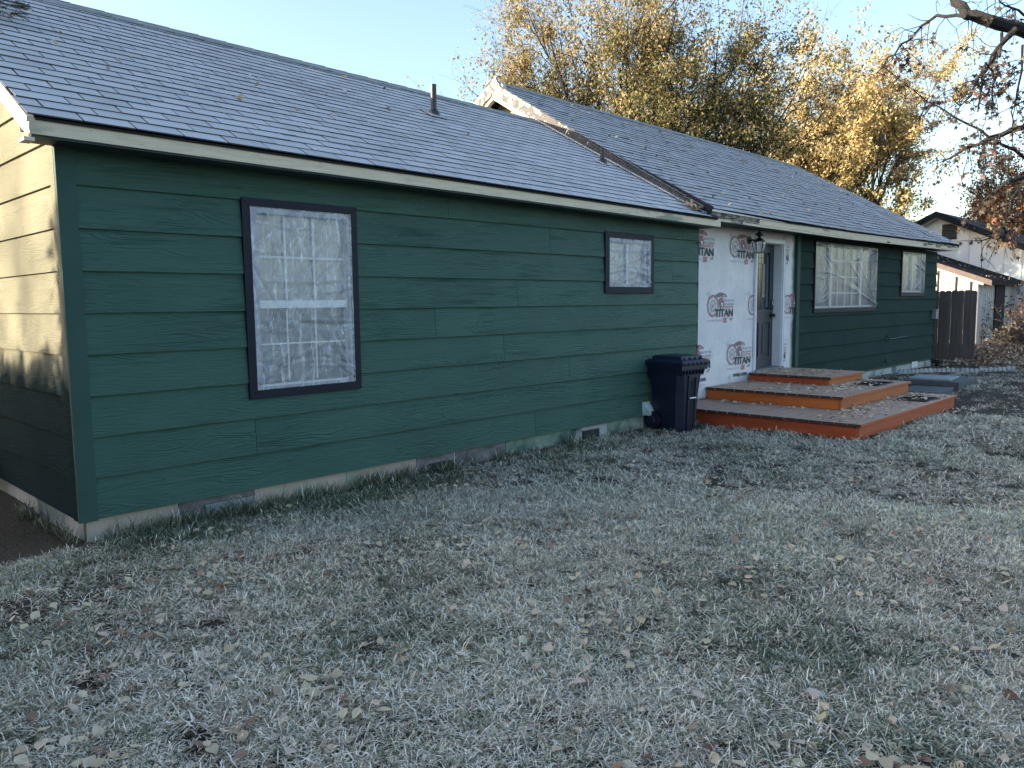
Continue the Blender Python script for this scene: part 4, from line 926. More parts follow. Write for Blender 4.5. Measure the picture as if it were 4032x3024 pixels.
corr((SX, SY), (36, SY), lambda x, y: 1.98, m_shed, 'lean_to_wall'); endw = corr((SX, 5.2), (SX, SY + .001), lambda x, y: min(3.2, lz_(y) - .07), m_shed, 'lean_to_wall', .2, .02, (-1, 0))
b = MB()
for y in (2.05, 2.58, 1.62): b.box(SX - .035, SX - .021, y, y + .05, 1.55, lz_(y) - .12)
sb(b, 'dark_slot', m_dark)
b = MB(); b.box(28.55, 29.75, SY - .06, SY - .025, .15, 1.86); o = sb(b, 'shed_window', m_dark)
b = MB(); b.box(28.48, 29.82, SY - .085, SY - .061, 1.0, 1.05); b.box(28.48, 29.82, SY - .085, SY - .061, .10, .16); b.box(29.12, 29.17, SY - .084, SY - .062, .17, .99); sb(b, 'window_bar', m_shedbrown, o)
b = MB(); b.box(33.3, 34.6, SY - .06, SY - .025, .3, 1.8); sb(b, 'shed_window', m_dark)
# lean-to roof with ribs
b = MB(); b.hexa([(SX - .25, 1.08, lz_(1.08) - .03), (SG + 3, 1.08, lz_(1.08) - .03), (SG + 3, 5.2, lz_(5.2) - .03), (SX - .25, 5.2, lz_(5.2) - .03), (SX - .25, 1.08, lz_(1.08)), (SG + 3, 1.08, lz_(1.08)), (SG + 3, 5.2, lz_(5.2)), (SX - .25, 5.2, lz_(5.2))])
x = SX - .2
while x < SG + 2.9: b.hexa([(x, 1.08, lz_(1.08) + .001), (x + .06, 1.08, lz_(1.08) + .001), (x + .06, 5.2, lz_(5.2) + .001), (x, 5.2, lz_(5.2) + .001), (x + .015, 1.08, lz_(1.08) + .03), (x + .045, 1.08, lz_(1.08) + .03), (x + .045, 5.2, lz_(5.2) + .03), (x + .015, 5.2, lz_(5.2) + .03)]); x += .23
sb(b, 'lean_to_roof', m_shedroof)
b = MB(); b.hexa([(SX - .30, 1.0, lz_(1.0) - .15), (SX - .255, 1.0, lz_(1.0) - .15), (SX - .255, 5.2, lz_(5.2) - .15), (SX - .30, 5.2, lz_(5.2) - .15), (SX - .30, 1.0, lz_(1.0) + .02), (SX - .255, 1.0, lz_(1.0) + .02), (SX - .255, 5.2, lz_(5.2) + .02), (SX - .30, 5.2, lz_(5.2) + .02)]); sb(b, 'rake_flashing', m_shedbrown)
b = MB(); b.hexa([(SX - .22, 1.25, lz_(1.25) - .22), (SX - .03, 1.25, lz_(1.25) - .22), (SX - .03, 5.2, lz_(5.2) - .22), (SX - .22, 5.2, lz_(5.2) - .22), (SX - .22, 1.25, lz_(1.25) - .05), (SX - .03, 1.25, lz_(1.25) - .05), (SX - .03, 5.2, lz_(5.2) - .05), (SX - .22, 5.2, lz_(5.2) - .05)]); sb(b, 'rake_rafter', m_rakewhite)
b = MB(); b.box(SX - .2, SG + 2.8, 1.12, SY - .09, 1.80, 1.92); sb(b, 'eave_board', m_shedroof)
# taller gabled block behind
pk = (3.91, 4.50)
def gz(y): return pk[1] - .478 * abs(y - pk[0])
b = MB(); b.prism([(SG, -.6, 0), (SG, 8.4, 0), (SG, 8.4, gz(8.4)), (SG, pk[0], pk[1]), (SG, -.6, gz(-.6))], (.1, 0, 0)); b.box(SG + .1, SG + 9, -.6, -.5, 0, 2.3); gw = sb(b, 'gable_wall', m_shedgable)
y = -.5
while y < 8.3:
    b = MB(); b.prism([(SG - .03, y, 0), (SG - .03, y + .045, 0), (SG - .03, y + .045, gz(y + .045) - .02), (SG - .03, y, gz(y) - .02)], (.028, 0, 0)); sb(b, 'batten', m_shedgable, gw); y += .56
b = MB(); b.box(SG - .05, SG - .031, pk[0] - .62, pk[0] - .12, 3.55, 4.12)
for k in range(6): b.hexa([(SG - .085, pk[0] - .6, 3.57 + .09 * k), (SG - .085, pk[0] - .14, 3.57 + .09 * k), (SG - .052, pk[0] - .14, 3.62 + .09 * k), (SG - .052, pk[0] - .6, 3.62 + .09 * k), (SG - .085, pk[0] - .6, 3.58 + .09 * k), (SG - .085, pk[0] - .14, 3.58 + .09 * k), (SG - .052, pk[0] - .14, 3.63 + .09 * k), (SG - .052, pk[0] - .6, 3.63 + .09 * k)])
sb(b, 'gable_vent', m_ventdark)
b = MB()
for (ya, yb2) in ((pk[0], -1.3), (pk[0], 9.1)):
    b.hexa([(SG - .4, ya, gz(ya) + .02), (SG + 9, ya, gz(ya) + .02), (SG + 9, yb2, gz(yb2) + .02), (SG - .4, yb2, gz(yb2) + .02), (SG - .4, ya, gz(ya) + .08), (SG + 9, ya, gz(ya) + .08), (SG + 9, yb2, gz(yb2) + .08), (SG - .4, yb2, gz(yb2) + .08)])
sb(b, 'gable_roof', m_shedroof)
b = MB()
for yb2, s_ in ((-1.25, -1), (9.0, 1)):
    b.hexa([(SG - .44, pk[0], pk[1] - .14), (SG - .405, pk[0], pk[1] - .14), (SG - .405, yb2, gz(yb2) - .14), (SG - .44, yb2, gz(yb2) - .14), (SG - .44, pk[0], pk[1] + .09), (SG - .405, pk[0], pk[1] + .09), (SG - .405, yb2, gz(yb2) + .09), (SG - .44, yb2, gz(yb2) + .09)])
sb(b, 'gable_rake', m_shedroof)
b = MB()
for yb2 in (-1.2, 9.0):
    b.hexa([(SG - .36, pk[0], pk[1] - .16), (SG - .05, pk[0], pk[1] - .16), (SG - .05, yb2, gz(yb2) - .16), (SG - .36, yb2, gz(yb2) - .16), (SG - .36, pk[0], pk[1] + .01), (SG - .05, pk[0], pk[1] + .01), (SG - .05, yb2, gz(yb2) + .01), (SG - .36, yb2, gz(yb2) + .01)])
sb(b, 'gable_rafter', m_rakewhite)

# ------------------------------------------------------------------ trees
def leaf_cloud(P, size, r, droop=.3, asp=.55, tone=None, axis=None):
    """diamond leaves folded along the midrib: two tris each -> one folded quad"""
    n = len(P); d = r.normal(0, 1, (n, 3)); d[:, 2] -= droop * 2
    if axis is not None: d = d * .6 + axis * 1.2
    d /= np.linalg.norm(d, axis=1)[:, None] + 1e-9
    s = np.cross(d, r.normal(0, 1, (n, 3))); s /= np.linalg.norm(s, axis=1)[:, None] + 1e-9; L = size * r.uniform(.6, 1.25, (n, 1)); nn = np.cross(d, s)
    a = P; m = P + d * L * .5 + nn * L * .06
    V = np.stack([a, m + s * L * asp * .5, P + d * L, m - s * L * asp * .5], 1).reshape(-1, 3); Q = np.arange(4 * n).reshape(-1, 4)
    t = r.random(n) if tone is None else np.clip(tone + r.normal(0, .18, n), 0, 1)
    return V, Q, t
def grow(r, p, d, L, rad, depth, S, T, P):
    """recursive limbs: S segments (pts,radii), T twig samples"""
    n = P['seg']; pts = [p.copy()]; rr = [rad]; q = p.copy(); dd = d.copy()
    for i in range(n):
        dd = dd + r.normal(0, P['wob'], 3) + np.array([0, 0, P['lift'] if depth > P['dl'] else P['lift2']]); dd /= np.linalg.norm(dd)
        q = q + dd * L / n; pts.append(q.copy()); rr.append(rad * (1 - (1 - P['tap']) * (i + 1) / n))
    S.append((pts, rr, depth))
    if depth <= P['leafd']:
        for i in range(n): T.append((pts[i], pts[i + 1], depth))
    if depth == 0: return
    k = P['kids'][depth] if isinstance(P['kids'], dict) else P['kids']
    for j in range(k):
        t = r.uniform(P['t0'], 1.) if j else 1.; i = min(n - 1, int(t * n)); f = t * n - i; b0 = pts[i] + (pts[i + 1] - pts[i]) * f
        ax = pts[i + 1] - pts[i]; ax /= np.linalg.norm(ax); side = np.cross(ax, r.normal(0, 1, 3)); side /= np.linalg.norm(side) + 1e-9
        ang = P['ang'] * r.uniform(.6, 1.3) * (.5 if j == 0 else 1); nd = ax * math.cos(ang) + side * math.sin(ang)
        grow(r, b0, nd, L * P['lr'] * r.uniform(.75, 1.2), max(.004, rr[i] * P['rr']), depth - 1, S, T, P)
def tubes(S, scale=1.):
    b = MB()
    for pts, rr, dep in S: b.tube(pts, [max(.003, x) for x in rr], 7 if dep > 3 else (5 if dep > 1 else 3), cap=False)
    return b
def tree(name, label, base, stems, P, nleaf, lsize, lm, bm_, seed, group=None, height_tone=None, sun_tone=.0, droop=.3, spread=.19, trunk=None, shift=0.):
    r = np.random.default_rng(seed); S = []; T = []
    for (off, d, L, rad) in stems:
        d = np.array(d, float); d /= np.linalg.norm(d); grow(r, np.array([base[0] + off[0], base[1] + off[1], GZ - .1]), d, L, rad, P['depth'], S, T, P)
    o = empty(name, (base[0], base[1], GZ)); tag(o, label, 'tree', group); inv = Matrix.Translation((-base[0], -base[1], -GZ))
    t = tubes(S).build('trunk', bm_, None, 0, False, fix=False); t.parent = o; t.matrix_parent_inverse = inv
    A = np.array([x[0] for x in T]); B = np.array([x[1] for x in T]); cl = np.sin(A[:, 0] * 2.7 + 1.3 * np.sin(A[:, 2] * 2.1)) * np.sin(A[:, 1] * 2.9 + seed) * np.sin(A[:, 2] * 2.6 + 1.1 * np.sin(A[:, 0] * 1.9)); wgt = np.clip(cl + .28, .02, 1) ** 1.2 * r.uniform(.3, 1, len(A)); i = r.choice(len(A), nleaf, p=wgt / wgt.sum()); u = r.random((nleaf, 1))
    Pn = A[i] + (B[i] - A[i]) * u + r.normal(0, spread, (nleaf, 3))
    c = Pn.mean(0); sdv = Pn.std(0) + 1e-6; rel = (Pn - c) / sdv
    clump = np.sin(Pn[:, 0] * 1.9 + seed) * np.sin(Pn[:, 1] * 2.1 + 1) * np.sin(Pn[:, 2] * 1.7 + .5)
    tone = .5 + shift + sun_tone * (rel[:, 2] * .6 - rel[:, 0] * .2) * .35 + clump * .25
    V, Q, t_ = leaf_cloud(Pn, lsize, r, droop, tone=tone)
    k = link('crown', arr_mesh('crown', V, Q, lm, {'lc': ('FACE', 'FLOAT', t_)})); k.parent = o; k.matrix_parent_inverse = inv; return o
PELM = dict(seg=4, wob=.10, lift=.10, lift2=-.02, dl=2, tap=.55, kids={5: 5, 4: 5, 3: 4, 2: 4, 1: 3}, t0=.15, ang=.6, lr=.62, rr=.55, leafd=1, depth=5)
b1 = at(2570, 480, 28.5)
stems = [((random.uniform(-1.3, 1.3), random.uniform(-1.3, 1.3)), (random.uniform(-.33, .33), random.uniform(-.33, .33), 1), random.uniform(5.2, 6.5), random.uniform(.2, .3)) for _ in range(9)]
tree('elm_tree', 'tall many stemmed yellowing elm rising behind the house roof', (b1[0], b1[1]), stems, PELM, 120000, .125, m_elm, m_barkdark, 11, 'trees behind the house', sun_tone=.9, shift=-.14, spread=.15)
b2 = at(3380, 700, 46.)
stems = [((random.uniform(-.9, .9), random.uniform(-.9, .9)), (random.uniform(-.27, .27), random.uniform(-.27, .27), 1), random.uniform(6.4, 7.4), random.uniform(.24, .36)) for _ in range(6)]
P2 = dict(PELM); P2['lift'] = .12
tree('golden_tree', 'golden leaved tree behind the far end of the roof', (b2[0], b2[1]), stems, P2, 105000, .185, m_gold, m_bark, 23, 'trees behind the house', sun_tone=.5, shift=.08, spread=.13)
b3 = at(4080, 900, 44.)
tree('rusty_tree', 'rusty orange tree far behind the metal shed', (b3[0], b3[1]), [((0, 0), (.05, 0, 1), 4.4, .2), ((.5, .4), (-.2, .15, 1), 4.2, .16), ((-.6, .2), (.2, .2, 1), 3.8, .14), ((0, -1.2), (0, -.3, 1), 3.9, .14)], PELM, 36000, .18, m_rust, m_bark, 31, 'trees behind the house', sun_tone=.3)
# near maple on the right: trunk outside the frame, limbs reaching into it
def near_maple():
    r = np.random.default_rng(41); D0 = 12.5; base = at(4700, 1500, 12.); o = empty('maple_tree', (base[0], base[1], GZ)); tag(o, 'dark limbed maple with drooping brown leaved branches over the shed', 'tree', None)
    inv = Matrix.Translation((-base[0], -base[1], -GZ)); b = MB(); T = []
    fork = at(4650, 420, 12.); b.tube([(base[0], base[1], GZ - .1), tuple((np.array([base[0], base[1], GZ]) + fork) / 2 + .1), tuple(fork)], [.34, .27, .23], 12)
    limbs = [([(4650, 420), (4300, 210), (4032, 122), (3900, 78), (3810, 55), (3745, -20), (3700, -120)], .13, .05, 12.), ([(3905, 80), (3800, 55), (3690, 65), (3600, 125), (3520, 205), (3450, 290)], .034, .008, 12.),
             ([(4000, 112), (3930, 190), (3880, 270), (3860, 350), (3850, 440)], .045, .010, 11.8), ([(3880, 250), (3850, 320), (3820, 380), (3770, 440)], .022, .006, 11.7), ([(3940, 130), (3915, 240), (3910, 340), (3905, 460)], .025, .006, 12.2),
             ([(4650, 420), (4300, 430), (4032, 495), (3900, 545), (3760, 610), (3700, 640)], .07, .008, 12.6), ([(4300, 430), (4032, 498), (3880, 560), (3790, 580)], .03, .007, 12.3), ([(4032, 620), (3900, 540), (3760, 460), (3660, 400), (3560, 330)], .028, .005, 13.2),
             ([(4650, 420), (4250, 620), (4060, 690), (3960, 720), (3870, 790), (3830, 850)], .06, .008, 12.), ([(4060, 690), (3990, 780), (3950, 880), (3960, 960)], .026, .006, 11.6), ([(4250, 620), (4120, 760), (4010, 850), (3920, 920), (3850, 960)], .03, .006, 11.8),
             ([(4032, 180), (4010, 330), (3990, 440), (3985, 560)], .02, .006, 12.4), ([(4032, 60), (3960, 20), (3900, -40)], .02, .006, 12.4)]
    for pts, r0, r1, D in limbs:
        n = len(pts); q = [at(x, y, D + .35 * math.sin(i * 1.7 + r0 * 90)) for i, (x, y) in enumerate(pts)]
        qq = []; rr = []
        for i in range(n - 1):
            for f in (0, .33, .66): qq.append(q[i] * (1 - f) + q[i + 1] * f + r.normal(0, .015, 3)); t = (i + f) / (n - 1); rr.append(r0 * (1 - t) + r1 * t)
        qq.append(q[-1]); rr.append(r1); b.tube(qq, rr, 8, cap=True)
        for _ in range(10 + 2 * n):                           # twigs hanging from the limb
            i = r.integers(max(0, len(qq) // 4), len(qq) - 1); p = qq[i]; d = r.normal(0, 1, 3) + np.array([-.3, 0, -.5]); d /= np.linalg.norm(d); L = r.uniform(.25, .75); tw = [p]
            for s in range(4): d = d + r.normal(0, .25, 3) + np.array([0, 0, -.14]); d /= np.linalg.norm(d); tw.append(tw[-1] + d * L / 4)
            b.tube(tw, [.008, .006, .005, .004, .003], 4, cap=False)
            for s in range(1, 4): T.append((tw[s], tw[s + 1]))
            if r.random() < .6:
                e = d + r.normal(0, .7, 3); e /= np.linalg.norm(e); t2 = [tw[2], tw[2] + e * L * .3, tw[2] + e * L * .5 + np.array([0, 0, -.06])]; b.tube(t2, [.005, .004, .003], 3, cap=False); T.append((t2[0], t2[1])); T.append((t2[1], t2[2]))
    t = b.build('trunk', m_barkdark, None, 0, False, fix=False); t.parent = o; t.matrix_parent_inverse = inv
    A = np.array([x[0] for x in T]); B = np.array([x[1] for x in T])
    low = (A[:, 2] < 5.2).astype(float) * 1.4 + .10 + (np.sin(A[:, 0] * 2.3 + A[:, 1] * 1.7 + A[:, 2] * 2.9) > .1) * 1.; low[A[:, 2] > 5.9] *= .12
    N = 900; i = r.choice(len(A), N, p=low / low.sum()); u = r.random((N, 1)); P = A[i] + (B[i] - A[i]) * u + r.normal(0, .03, (N, 3))
    # five pointed hanging leaves
    ang = np.array([-90, -38, -12, 30, 62, 90, 118, 150, 192, 218]); rad = np.array([.15, .62, .38, .9, .42, 1., .42, .9, .38, .62]); nv = len(ang)
    d = r.normal(0, .6, (N, 3)); d[:, 2] -= 1.; d /= np.linalg.norm(d, axis=1)[:, None]; s = np.cross(d, r.normal(0, 1, (N, 3))); s /= np.linalg.norm(s, axis=1)[:, None]; nn = np.cross(d, s); L = r.uniform(.04, .078, (N, 1))
    V = np.stack([P + (d * (math.sin(R(a)) * q_ + .2) + s * math.cos(R(a)) * q_ + nn * .25 * abs(math.cos(R(a))) * q_) * L for a, q_ in zip(ang, rad)], 1).reshape(-1, 3); Q = np.arange(nv * N).reshape(-1, nv)
    tone = np.clip(.35 + .55 * (np.sin(P[:, 0] * 3 + P[:, 2] * 4.1) > .93) + r.normal(0, .18, N), 0, 1)
    k = link('crown', arr_mesh('crown', V, Q, m_maple, {'lc': ('FACE', 'FLOAT', tone)}, n=nv)); k.parent = o; k.matrix_parent_inverse = inv
near_maple()
# spruce at the gable: only one branch reaches over the roof
def spruce():
    r = np.random.default_rng(5); base = np.array([-1.2, 3.4]); o = empty('spruce_tree', (base[0], base[1], GZ)); tag(o, 'dark spruce whose branch tip hangs over the roof beside the gable', 'tree'); inv = Matrix.Translation((-base[0], -base[1], -GZ))
    b = MB(); b.tube([(base[0], base[1], GZ - .1), (base[0], base[1], 4), (base[0], base[1], 9.5)], [.16, .11, .02], 10); T = []
    specs = [(3.75 + .16 * k, r.uniform(0, 2 * math.pi), None) for k in range(34)] + [(4.06, -.95, 2.50), (4.10, -.91, 2.42), (4.04, -1.0, 2.40), (4.16, -.87, 2.36), (4.02, -.93, 2.45)]
    for z, a, L in specs:
        L = L or (1.65 * (1 - (z - 3.4) / 7)); dr = .40 if L > 2.2 else .10; d = np.array([math.cos(a), math.sin(a), -.02]); q = [np.array([base[0], base[1], z]) + d * L * t + np.array([0, 0, -dr * t * t]) for t in np.linspace(0, 1, 6)]; b.tube(q, [.025, .02, .016, .012, .008, .004], 5, cap=False)
        for k in range(14):
            t = .25 + .75 * k / 14; p = np.array([base[0], base[1], z]) + d * L * t + np.array([0, 0, -dr * t * t]); sd_ = np.array([-d[1], d[0], 0]) * (1 if k % 2 else -1); e = d * .7 + sd_ * .8 + np.array([0, 0, r.uniform(-.2, .25)]); e /= np.linalg.norm(e); l = .34 * (1.3 - t); q2 = p + e * l; b.tube([p, q2], [.006, .003], 3, cap=False); T.append((p, q2))
        T.append((q[3], q[5]))
    t = b.build('trunk', m_bark, None, 0, False, fix=False); t.parent = o; t.matrix_parent_inverse = inv
    A = np.array([x[0] for x in T]); B = np.array([x[1] for x in T]); N = 60000; i = r.integers(0, len(A), N); u = r.random((N, 1)); P = A[i] + (B[i] - A[i]) * u; ax = (B[i] - A[i]); ax /= np.linalg.norm(ax, axis=1)[:, None]
    V, Q, tn = leaf_cloud(P, .032, r, 0., .10, axis=ax * .7); k = link('crown', arr_mesh('crown', V, Q, m_needle, {'lc': ('FACE', 'FLOAT', tn)})); k.parent = o; k.matrix_parent_inverse = inv
spruce()
# left of the frame: unseen evergreen row added for shade, then the far tree
def shade_hedge():  # unseen caster, height and tips shaped for the yard and gable shadow
    r = np.random.default_rng(77); N = 70000; y = r.uniform(-10, 13, N); top = np.where(y < 5.2, 4.3, 3.06) + .10 * np.sin(y * 3.1) * np.sin(y * 7.3 + 1) + .06 * np.sin(y * 17.)
    tips = np.array([[5.55, .16], [6.05, .10], [6.5, .22], [7.1, .12], [7.6, .14]])
    for c, a in tips: top = top + a * np.clip(1 - np.abs(y - c) / .13, 0, 1)
    z = GZ + (top - GZ) * r.random(N) ** .8; x = -7. + r.choice([-1, 1], N) * (.45 + r.normal(0, .07, N)) * np.clip((top - z) / .25, .1, 1); V, Q, t = leaf_cloud(np.stack([x, y, z], -1), .15, r, -.4, .6)
    o = link('shade_hedge', arr_mesh('shade_hedge', V, Q, m_needle, {'lc': ('FACE', 'FLOAT', t)})); tag(o, 'added unseen evergreen hedge along the side yard', 'shade_hedge', kind='stuff')
    b = MB(); b.box(-7.2, -6.8, -10, 5.15, GZ, 4.0); b.box(-7.2, -6.8, 5.16, 13, GZ, 2.9); q = b.build('shade_hedge_core', m_needle, o)
shade_hedge()
b6 = (-21., 18.)
tree('street_tree', 'thinly leaved tree standing far left of the gable', b6, [((0, 0), (0, 0, 1), 4.6, .22), ((.3, .2), (.25, .1, 1), 4.4, .16), ((-.3, .2), (-.2, -.25, 1), 4.4, .16)], PELM, 2600, .12, m_elm, m_bark, 61)

# ------------------------------------------------------------------ shrubs by the shed
def shrub(px, py, D, h, w, nl, label, seed, lm, name='dry_shrub'):
    r = np.random.default_rng(seed); g = at(px, py, D); base = np.array([g[0], g[1], GZ]); o = empty(name, tuple(base)); tag(o, label, 'shrub'); inv = Matrix.Translation(tuple(-base)); b = MB(); T = []
    for k in range(26):
        d = np.array([r.normal(0, w), r.normal(0, w), 1.]); d /= np.linalg.norm(d); p = base + np.array([r.normal(0, .12), r.normal(0, .12), -.05]); L = h * r.uniform(.6, 1.1); q = [p]
        for s_ in range(5): d = d + r.normal(0, .16, 3); d /= np.linalg.norm(d); q.append(q[-1] + d * L / 5)
        b.tube(q, [.012, .010, .008, .006, .004, .003], 4, cap=False)
        for s_ in range(2, 5):
            for _ in range(2):
                e = d + r.normal(0, .7, 3); e /= np.linalg.norm(e); t2 = [q[s_], q[s_] + e * L * .18, q[s_] + e * L * .32 + r.normal(0, .03, 3)]; b.tube(t2, [.005, .004, .003], 3, cap=False); T += [(t2[0], t2[1]), (t2[1], t2[2])]
    t = b.build('stems', m_bark, None, 0, False, fix=False); t.parent = o; t.matrix_parent_inverse = inv
    A = np.array([x[0] for x in T]); B = np.array([x[1] for x in T]); i = r.integers(0, len(A), nl); P = A[i] + (B[i] - A[i]) * r.random((nl, 1)) + r.normal(0, .05, (nl, 3)); V, Q, tn = leaf_cloud(P, .10, r, .2, .6)
    k = link('leaves', arr_mesh('leaves', V, Q, lm, {'lc': ('FACE', 'FLOAT', tn)})); k.parent = o; k.matrix_parent_inverse = inv
shrub(4010, 1390, 25.0, 1.9, .35, 900, 'tall bare stemmed shrub against the pale shed wall', 51, m_maple); shrub(3955, 1400, 23.5, .8, .6, 900, 'low dry leafy shrub in the leaf litter by the shed', 52, m_fallen); shrub(4060, 1410, 22., 1.3, .5, 700, 'dark dry shrub at the far edge of the leaf litter', 53, m_maple)

# ------------------------------------------------------------------ fallen leaves
def leaf_shape(seed):
    r = np.random.default_rng(seed); n = 5; t = np.linspace(0, 1, n + 1); w = np.sin(np.pi * t ** .8) * r.uniform(.26, .36) + .01; w[-1] = .004; cu = r.uniform(-.9, 1.4); fo = r.uniform(.05, .5); tw = r.uniform(-.5, .5); V = []
    for i in range(n + 1):
        zc = cu * (t[i] - .5) ** 2 * .5
        for sgn in (-1, 0, 1): V.append((t[i] - .5, sgn * w[i], zc + fo * w[i] * abs(sgn) + tw * sgn * w[i] * (t[i] - .5)))
    V.append((-.72, .03, .02)); V.append((-.5, .012, .0)); V = np.array(V); V[:, 2] -= V[:, 2].min(); Q = []
    for i in range(n):
        for s_ in (0, 1): a = i * 3 + s_; Q.append((a, a + 3, a + 4, a + 1))
    return V, np.array(Q)
SH = [leaf_shape(100 + k) for k in range(8)]
def leaves_mesh(name, P, size, mat, r, tilt=.25, tone=None):
    Vs = []; Qs = []; Ts = []; n0 = 0
    for i, p in enumerate(P):
        V, Q = SH[r.integers(0, 8)]; s_ = size * r.uniform(.65, 1.25); a = r.uniform(0, 6.283); e = Matrix.Rotation(a, 3, 'Z') @ Matrix.Rotation(r.normal(0, tilt), 3, 'X') @ Matrix.Rotation(r.normal(0, tilt), 3, 'Y')
        if r.random() < .4: e = e @ Matrix.Rotation(math.pi, 3, 'X')
        W = (V * s_) @ np.array(e).T; W[:, 2] -= W[:, 2].min(); Vs.append(W + p); Qs.append(Q + n0); n0 += len(V); Ts += [r.random() if tone is None else min(1, max(0, r.normal(tone, .2)))] * len(Q)
    return arr_mesh(name, np.concatenate(Vs), np.concatenate(Qs), mat, {'lc': ('FACE', 'FLOAT', Ts)})
rl = np.random.default_rng(909)
def on_lawn(x, y):
    if y > -.06 and x < 7.6: return False
    if x > 7.1 and x < 10.8 and y > -2.33: return False
    if y > .2 and x < 18.3: return False
    if (x - 6.6) ** 2 + (y + .3) ** 2 < .11: return False
    return True
def px_of(p):
    d = np.asarray(p) - CAM; z = d @ fw; return 2016 + F * (d @ rt) / z, 1512 - F * (d @ up) / z
def scatter_view(n, dmin, dmax, amin, amax, power):
    out = []
    while len(out) < n:
        a = R(rl.uniform(amin, amax)); d = dmin + (dmax - dmin) * rl.random() ** power; x, y = CAM[0] + d * math.sin(a), CAM[1] + d * math.cos(a)
        if not on_lawn(x, y): continue
        c = math.sin(x * 2.1 + y * 1.3) * math.sin(y * 2.7 - x * .9 + 2) + .5 * math.sin(x * 5.1) * math.sin(y * 4.3)
        if rl.random() > .45 + .5 * c: continue
        out.append((x, y))
    return out
near = scatter_view(1250, 1.9, 7.0, 2, 92, .75)
pts = [(x, y, float(gh(x, y)) + rl.uniform(.012, .035)) for x, y in near]
inside = [p for p in pts if -60 < px_of(p)[0] < 4090 and 1500 < px_of(p)[1] < 3060]
inside.sort(key=lambda p: np.linalg.norm(np.array(p) - CAM)); solo = inside[:285]; rest = [p for p in pts if p not in set(solo)]
LM = []
for k in range(24):
    V, Q = SH[k % 8]; V = V.copy(); V[:, 1] *= rl.uniform(.8, 1.2); me = arr_mesh('fallen_leaf', V, Q, m_fallen, {'lc': ('FACE', 'FLOAT', [min(1, max(0, rl.normal(.55, .28)))] * len(Q))}); LM.append(me)
for p in solo:
    o = link('fallen_leaf', LM[rl.integers(0, 24)]); s_ = rl.uniform(.036, .070); o.scale = (s_,) * 3; o.location = p; o.rotation_euler = (rl.normal(0, .28), rl.normal(0, .28), rl.uniform(0, 6.28)); tag(o, 'single curled tan fallen leaf lying on the near lawn', 'leaf', 'fallen leaves on the near lawn')
far = scatter_view(700, 6.5, 22, 20, 86, 1.1); rest += [(x, y, float(gh(x, y)) + .02) for x, y in far]
# drift along the deck foot
for k in range(90): x = rl.uniform(7.3, 10.8); y = -2.33 - abs(rl.normal(0, .12)); rest.append((x, y, float(gh(x, y)) + .015))
o = link('lawn_leaves', leaves_mesh('lawn_leaves', rest, .052, m_fallen, rl)); tag(o, 'pale fallen leaves strewn over the farther lawn', 'leaves', kind='stuff')
D = []
def drift(n, x0, x1, y0, y1, z): 
    for _ in range(n): D.append((rl.uniform(x0, x1), rl.uniform(y0, y1), z))
drift(120, 7.3, 10.6, -1.95, -1.67, .013); drift(130, 7.2, 10.7, -2.25, -1.7, .013); drift(60, 7.9, 8.12, -1.9, .1, .013); drift(110, 8.2, 9.32, -1.5, .15, .183); drift(60, 9.2, 10.5, -1.3, -1.05, .183); drift(80, 8.3, 10.5, -1.65, -1.1, .183); drift(75, 9.35, 10.4, -.7, .12, .303); drift(25, 9.35, 10.5, -1.0, .1, .303); drift(12, 9.7, 10.2, -2.15, -1.85, .026); drift(9, 9.7, 10.2, -1.55, -1.25, .196)
o = link('deck_leaves', leaves_mesh('deck_leaves', D, .058, m_fallen, rl, .22, .66)); tag(o, 'pale dry leaves drifted on the deck steps', 'leaves', kind='stuff')
# leaf litter in front of the shed
Lp = []
for _ in range(6500):
    t = rl.random(); x = 18.4 + 10 * t + rl.normal(0, .6); y = -.9 + rl.normal(0, 1.1) + .12 * (x - 18); 
    if y > 1.35 and x > 26: continue
    if y > -.05 - .30 and 17 < x < 19.5 and y > .2: continue
    hump = .32 * math.exp(-((x - 24) / 2.5) ** 2 - ((y - .1) / .9) ** 2) + .1 * math.exp(-((x - 20.5) / 1.5) ** 2 - ((y + .6) / .7) ** 2); Lp.append((x, y, float(gh(x, y)) + rl.uniform(.0, .03) + hump * rl.uniform(.5, 1)))
o = link('leaf_litter', leaves_mesh('leaf_litter', Lp, .085, m_fallen, rl, .5, .12)); tag(o, 'brown leaf litter heaped before the shed and fence', 'leaves', kind='stuff')
Rl = []
for _ in range(230):
    s_ = rl.random() ** 1.1; p = main_pt(rl.uniform(7.6, 18), s_ * .95, .012); Rl.append(tuple(p))
for _ in range(34): p = wing_pt(rl.uniform(-.1, 4.5), .25 + rl.random() * .65, .012); Rl.append(tuple(p))
for _ in range(70): p = wing_pt(7.17 + rl.normal(0, .07), .03 + abs(rl.normal(0, .035)), .014 + rl.random() * .03); Rl.append(tuple(p))
o = link('roof_leaves', leaves_mesh('roof_leaves', Rl, .055, m_fallen, rl, .5, .3)); tag(o, 'few dead leaves caught on the roof shingles', 'leaves', kind='stuff')
La = [(rl.uniform(SX, SG), 0, 0) for _ in range(110)]; La = [(x, y, lz_(y) + .01) for x, y in [(a[0], rl.uniform(1.1, 4.2)) for a in La]]
o = link('shed_roof_leaves', leaves_mesh('shed_roof_leaves', La, .08, m_fallen, rl, .3, .6)); tag(o, 'pale leaves scattered on the dark lean-to roof', 'leaves', kind='stuff')

